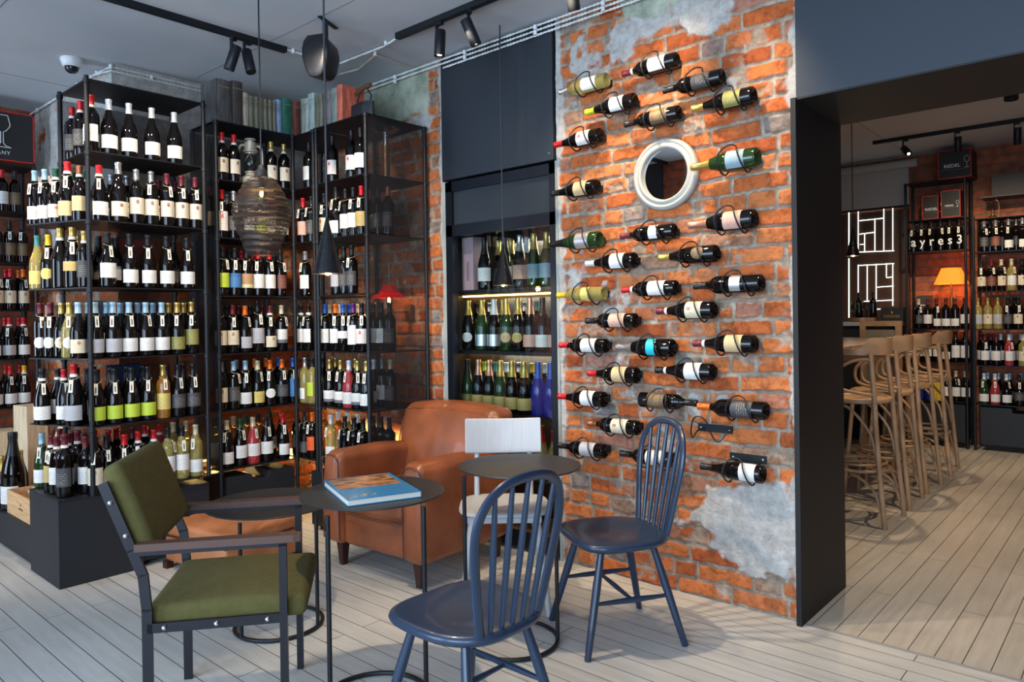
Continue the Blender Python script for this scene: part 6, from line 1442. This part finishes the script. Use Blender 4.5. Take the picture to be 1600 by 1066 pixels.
# keep neighbouring bottles and the rack posts from touching
def relax():
    lev = {}
    POSTS.append((lx, 8.45, 1.1, 1.7)); POSTS.append((AX1, AY0, .3, .6)); POSTS.append((AX1-.004, AY0+.004, .3, .6))
    for o, r in ALLB: lev.setdefault(round(o.location.z*10), []).append([o, r, o.location.x, o.location.y])
    for z, L in lev.items():
        ps = [(x, y) for x, y, a, b_ in POSTS if a-.05 <= z < b_-.02]
        for it in range(400):
            mv = False
            for i in range(len(L)):
                for j in range(i+1, len(L)):
                    A, B = L[i], L[j]; dx, dy = B[2]-A[2], B[3]-A[3]; d = math.hypot(dx, dy); m_ = A[1]+B[1]+.0035
                    if d < m_:
                        if d < 1e-5: dx, d = 1e-4, 1e-4
                        k = (m_-d)/2/d*.9; A[2] -= dx*k; A[3] -= dy*k; B[2] += dx*k; B[3] += dy*k; mv = True
                A = L[i]
                for x, y in ps:
                    dx, dy = A[2]-x, A[3]-y; d = math.hypot(dx, dy); m_ = A[1]+.020
                    if d < m_: k = (m_-d)/max(d, 1e-4); A[2] += dx*k; A[3] += dy*k; mv = True
                x, y, r = A[2], A[3], A[1]
                if -4.05 < x < -3.3 and 2.5 < y < 3.2: A[2] = min(x, -3.488-r-.007); A[3] = min(A[3], 3.14-r)
                if x < -6: A[3] = min(y, 1.695-r)
                if -4.66 < x < -4.40 and 1.40 < y < 2.04: A[2] = max(x, -4.550+r)
                if x < -4.25 and 2.05 < y < 2.7 and z > .5: A[3] = max(y, BY0+r+.004); A[2] = max(A[2], -4.585+r)
                if y > 8 and A[0].get('group') == gL: A[2] = min(x, LX1-.004-r*.5)
                if y > 8 and A[0].get('group') == gR: A[2] = max(x, RX0+.004+r*.5)
            if not mv: break
        for o, r, x, y in L:
            o.location.x, o.location.y = x, y
relax()

# ------------------------------------------------------------------ lights
def area(name, loc, rot, sx, sy_, power, col, spread=PI):
    l = bpy.data.lights.new(name, 'AREA'); l.shape = 'RECTANGLE'; l.size = sx; l.size_y = sy_; l.energy = power; l.color = col; l.spread = spread
    o = bpy.data.objects.new(name, l); C.objects.link(o); o.location = loc; o.rotation_euler = rot; return o
def spot(name, loc, tgt, power, col, size, blend=.6, rad=.03):
    l = bpy.data.lights.new(name, 'SPOT'); l.energy = power; l.color = col; l.spot_size = math.radians(size); l.spot_blend = blend; l.shadow_soft_size = rad
    o = bpy.data.objects.new(name, l); C.objects.link(o); o.location = loc; o.rotation_euler = (Vector(tgt)-Vector(loc)).to_track_quat('-Z', 'Y').to_euler(); return o
def point(name, loc, power, col, rad=.02):
    l = bpy.data.lights.new(name, 'POINT'); l.energy = power; l.color = col; l.shadow_soft_size = rad
    o = bpy.data.objects.new(name, l); C.objects.link(o); o.location = loc; return o
DAY = (.58, .78, 1.0); WRM = (1.0, .72, .42)
for x, w, e_ in ((-5.6, 1.4, 110), (-2.95, 1.85, 115), (-.4, 1.95, 125), (1.8, 1.75, 110)):
    area('window_light', (x, -2.33, 1.6), (PI/2, 0, 0), w, 2.2, e_, DAY)   # daylight through each shop window
wd = bpy.data.worlds.new('world'); bpy.context.scene.world = wd; wd.use_nodes = True
wd.node_tree.nodes['Background'].inputs[0].default_value = (.55, .72, 1, 1); wd.node_tree.nodes['Background'].inputs[1].default_value = .9
spot('track_and_fill_spot', (-1.45, 2.68, 2.85), (-1.62, 3.2, 2.2), 62, (1, .76, .48), 95, .8)
spot('track_and_fill_spot', (-2.0, 2.68, 2.85), (-2.0, 3.2, 1.9), 55, (1, .78, .5), 90, .8)
spot('track_and_fill_spot', (-2.66, 2.72, 2.84), (-2.3, 3.2, 1.9), 26, (1, .78, .5), 80, .8)
spot('track_and_fill_spot', (-2.93, 2.74, 2.84), (-2.95, 2.7, .4), 40, (1, .8, .55), 70, .8)
spot('track_and_fill_spot', (-2.5, 1.75, 2.88), (-1.5, 2.6, 0), 150, (1, .80, .56), 75, .7, .04)
spot('track_and_fill_spot', (-3.89, .6, 2.88), (-4.2, 1.7, 1.6), 75, (1, .82, .6), 70, .8)
spot('track_and_fill_spot', (-3.89, -.2, 2.88), (-5.3, 1.5, .6), 90, (1, .82, .6), 60, .8)  # added fill spot without a lamp head, brightens the crates and far-left rack
spot('track_and_fill_spot', (-3.2, 1.3, 2.88), (-4.3, 2.0, 1.5), 100, (1, .82, .6), 75, .8)
spot('track_and_fill_spot', (-3.0, 1.9, 2.88), (-3.9, 2.9, 1.5), 90, (1, .82, .6), 70, .8)
for x, y, z in cones: point('cone_bulb', (x, y, z-.015), 2.2, WRM, .012)
point('pendant_bulb', (mx, my, bz_-.0), 8.0, WRM, .012)
point('red_lamp_bulb', (rx, ry, rz_-.035), 5., (1, .62, .3), .012)
area('strip_glow', (-4.84, 2.6, .52), (0, math.radians(-60), 0), .02, .95, 9, (1, .66, .24))
area('strip_glow', (-3.9, 3.14, .53), (math.radians(60+0), 0, 0), .95, .02, 9, (1, .66, .24))
area('strip_glow', (-4.75, 1.75, 1.55), (math.radians(-90), 0, 0), .3, .02, 1.5, (1, .5, .2))
area('fridge_glow', (-2.9, 3.6, 1.48), (0, 0, 0), .7, .03, 4, (1, .85, .6))
area('fridge_glow', (-2.9, 3.6, 1.10), (0, 0, 0), .7, .03, 4, (1, .85, .6))
area('fridge_glow', (-2.9, 3.6, 1.84), (0, 0, 0), .7, .03, 5, (1, .85, .6))
point('table_lamp_bulb', (lx, 8.45, zs0+.05), 10, (1, .45, .12), .03)
spot('backroom_spot', (-1.3, 6.9, 2.85), (-1.2, 8.3, 1.2), 75, (1, .78, .52), 90, .8)
spot('backroom_spot', (-.6, 6.9, 2.85), (-.8, 8.3, 1.2), 60, (1, .78, .52), 90, .8)
spot('backroom_spot', (-1.6, 5.5, 2.88), (-1.4, 5.6, .5), 105, (1, .74, .46), 110, .8)
spot('backroom_spot', (-.5, 4.8, 2.88), (-.6, 5.2, 0), 95, (1, .78, .52), 110, .8)
vs = bpy.context.scene.view_settings; vs.view_transform = 'Standard'; vs.look = 'None'; vs.exposure = 0.25; vs.gamma = 1; vs.use_curve_mapping = False
cy = bpy.context.scene.cycles; cy.use_denoising = True; cy.max_bounces = 8; cy.transparent_max_bounces = 16; cy.sample_clamp_indirect = 4; cy.caustics_reflective = False; cy.caustics_refractive = False
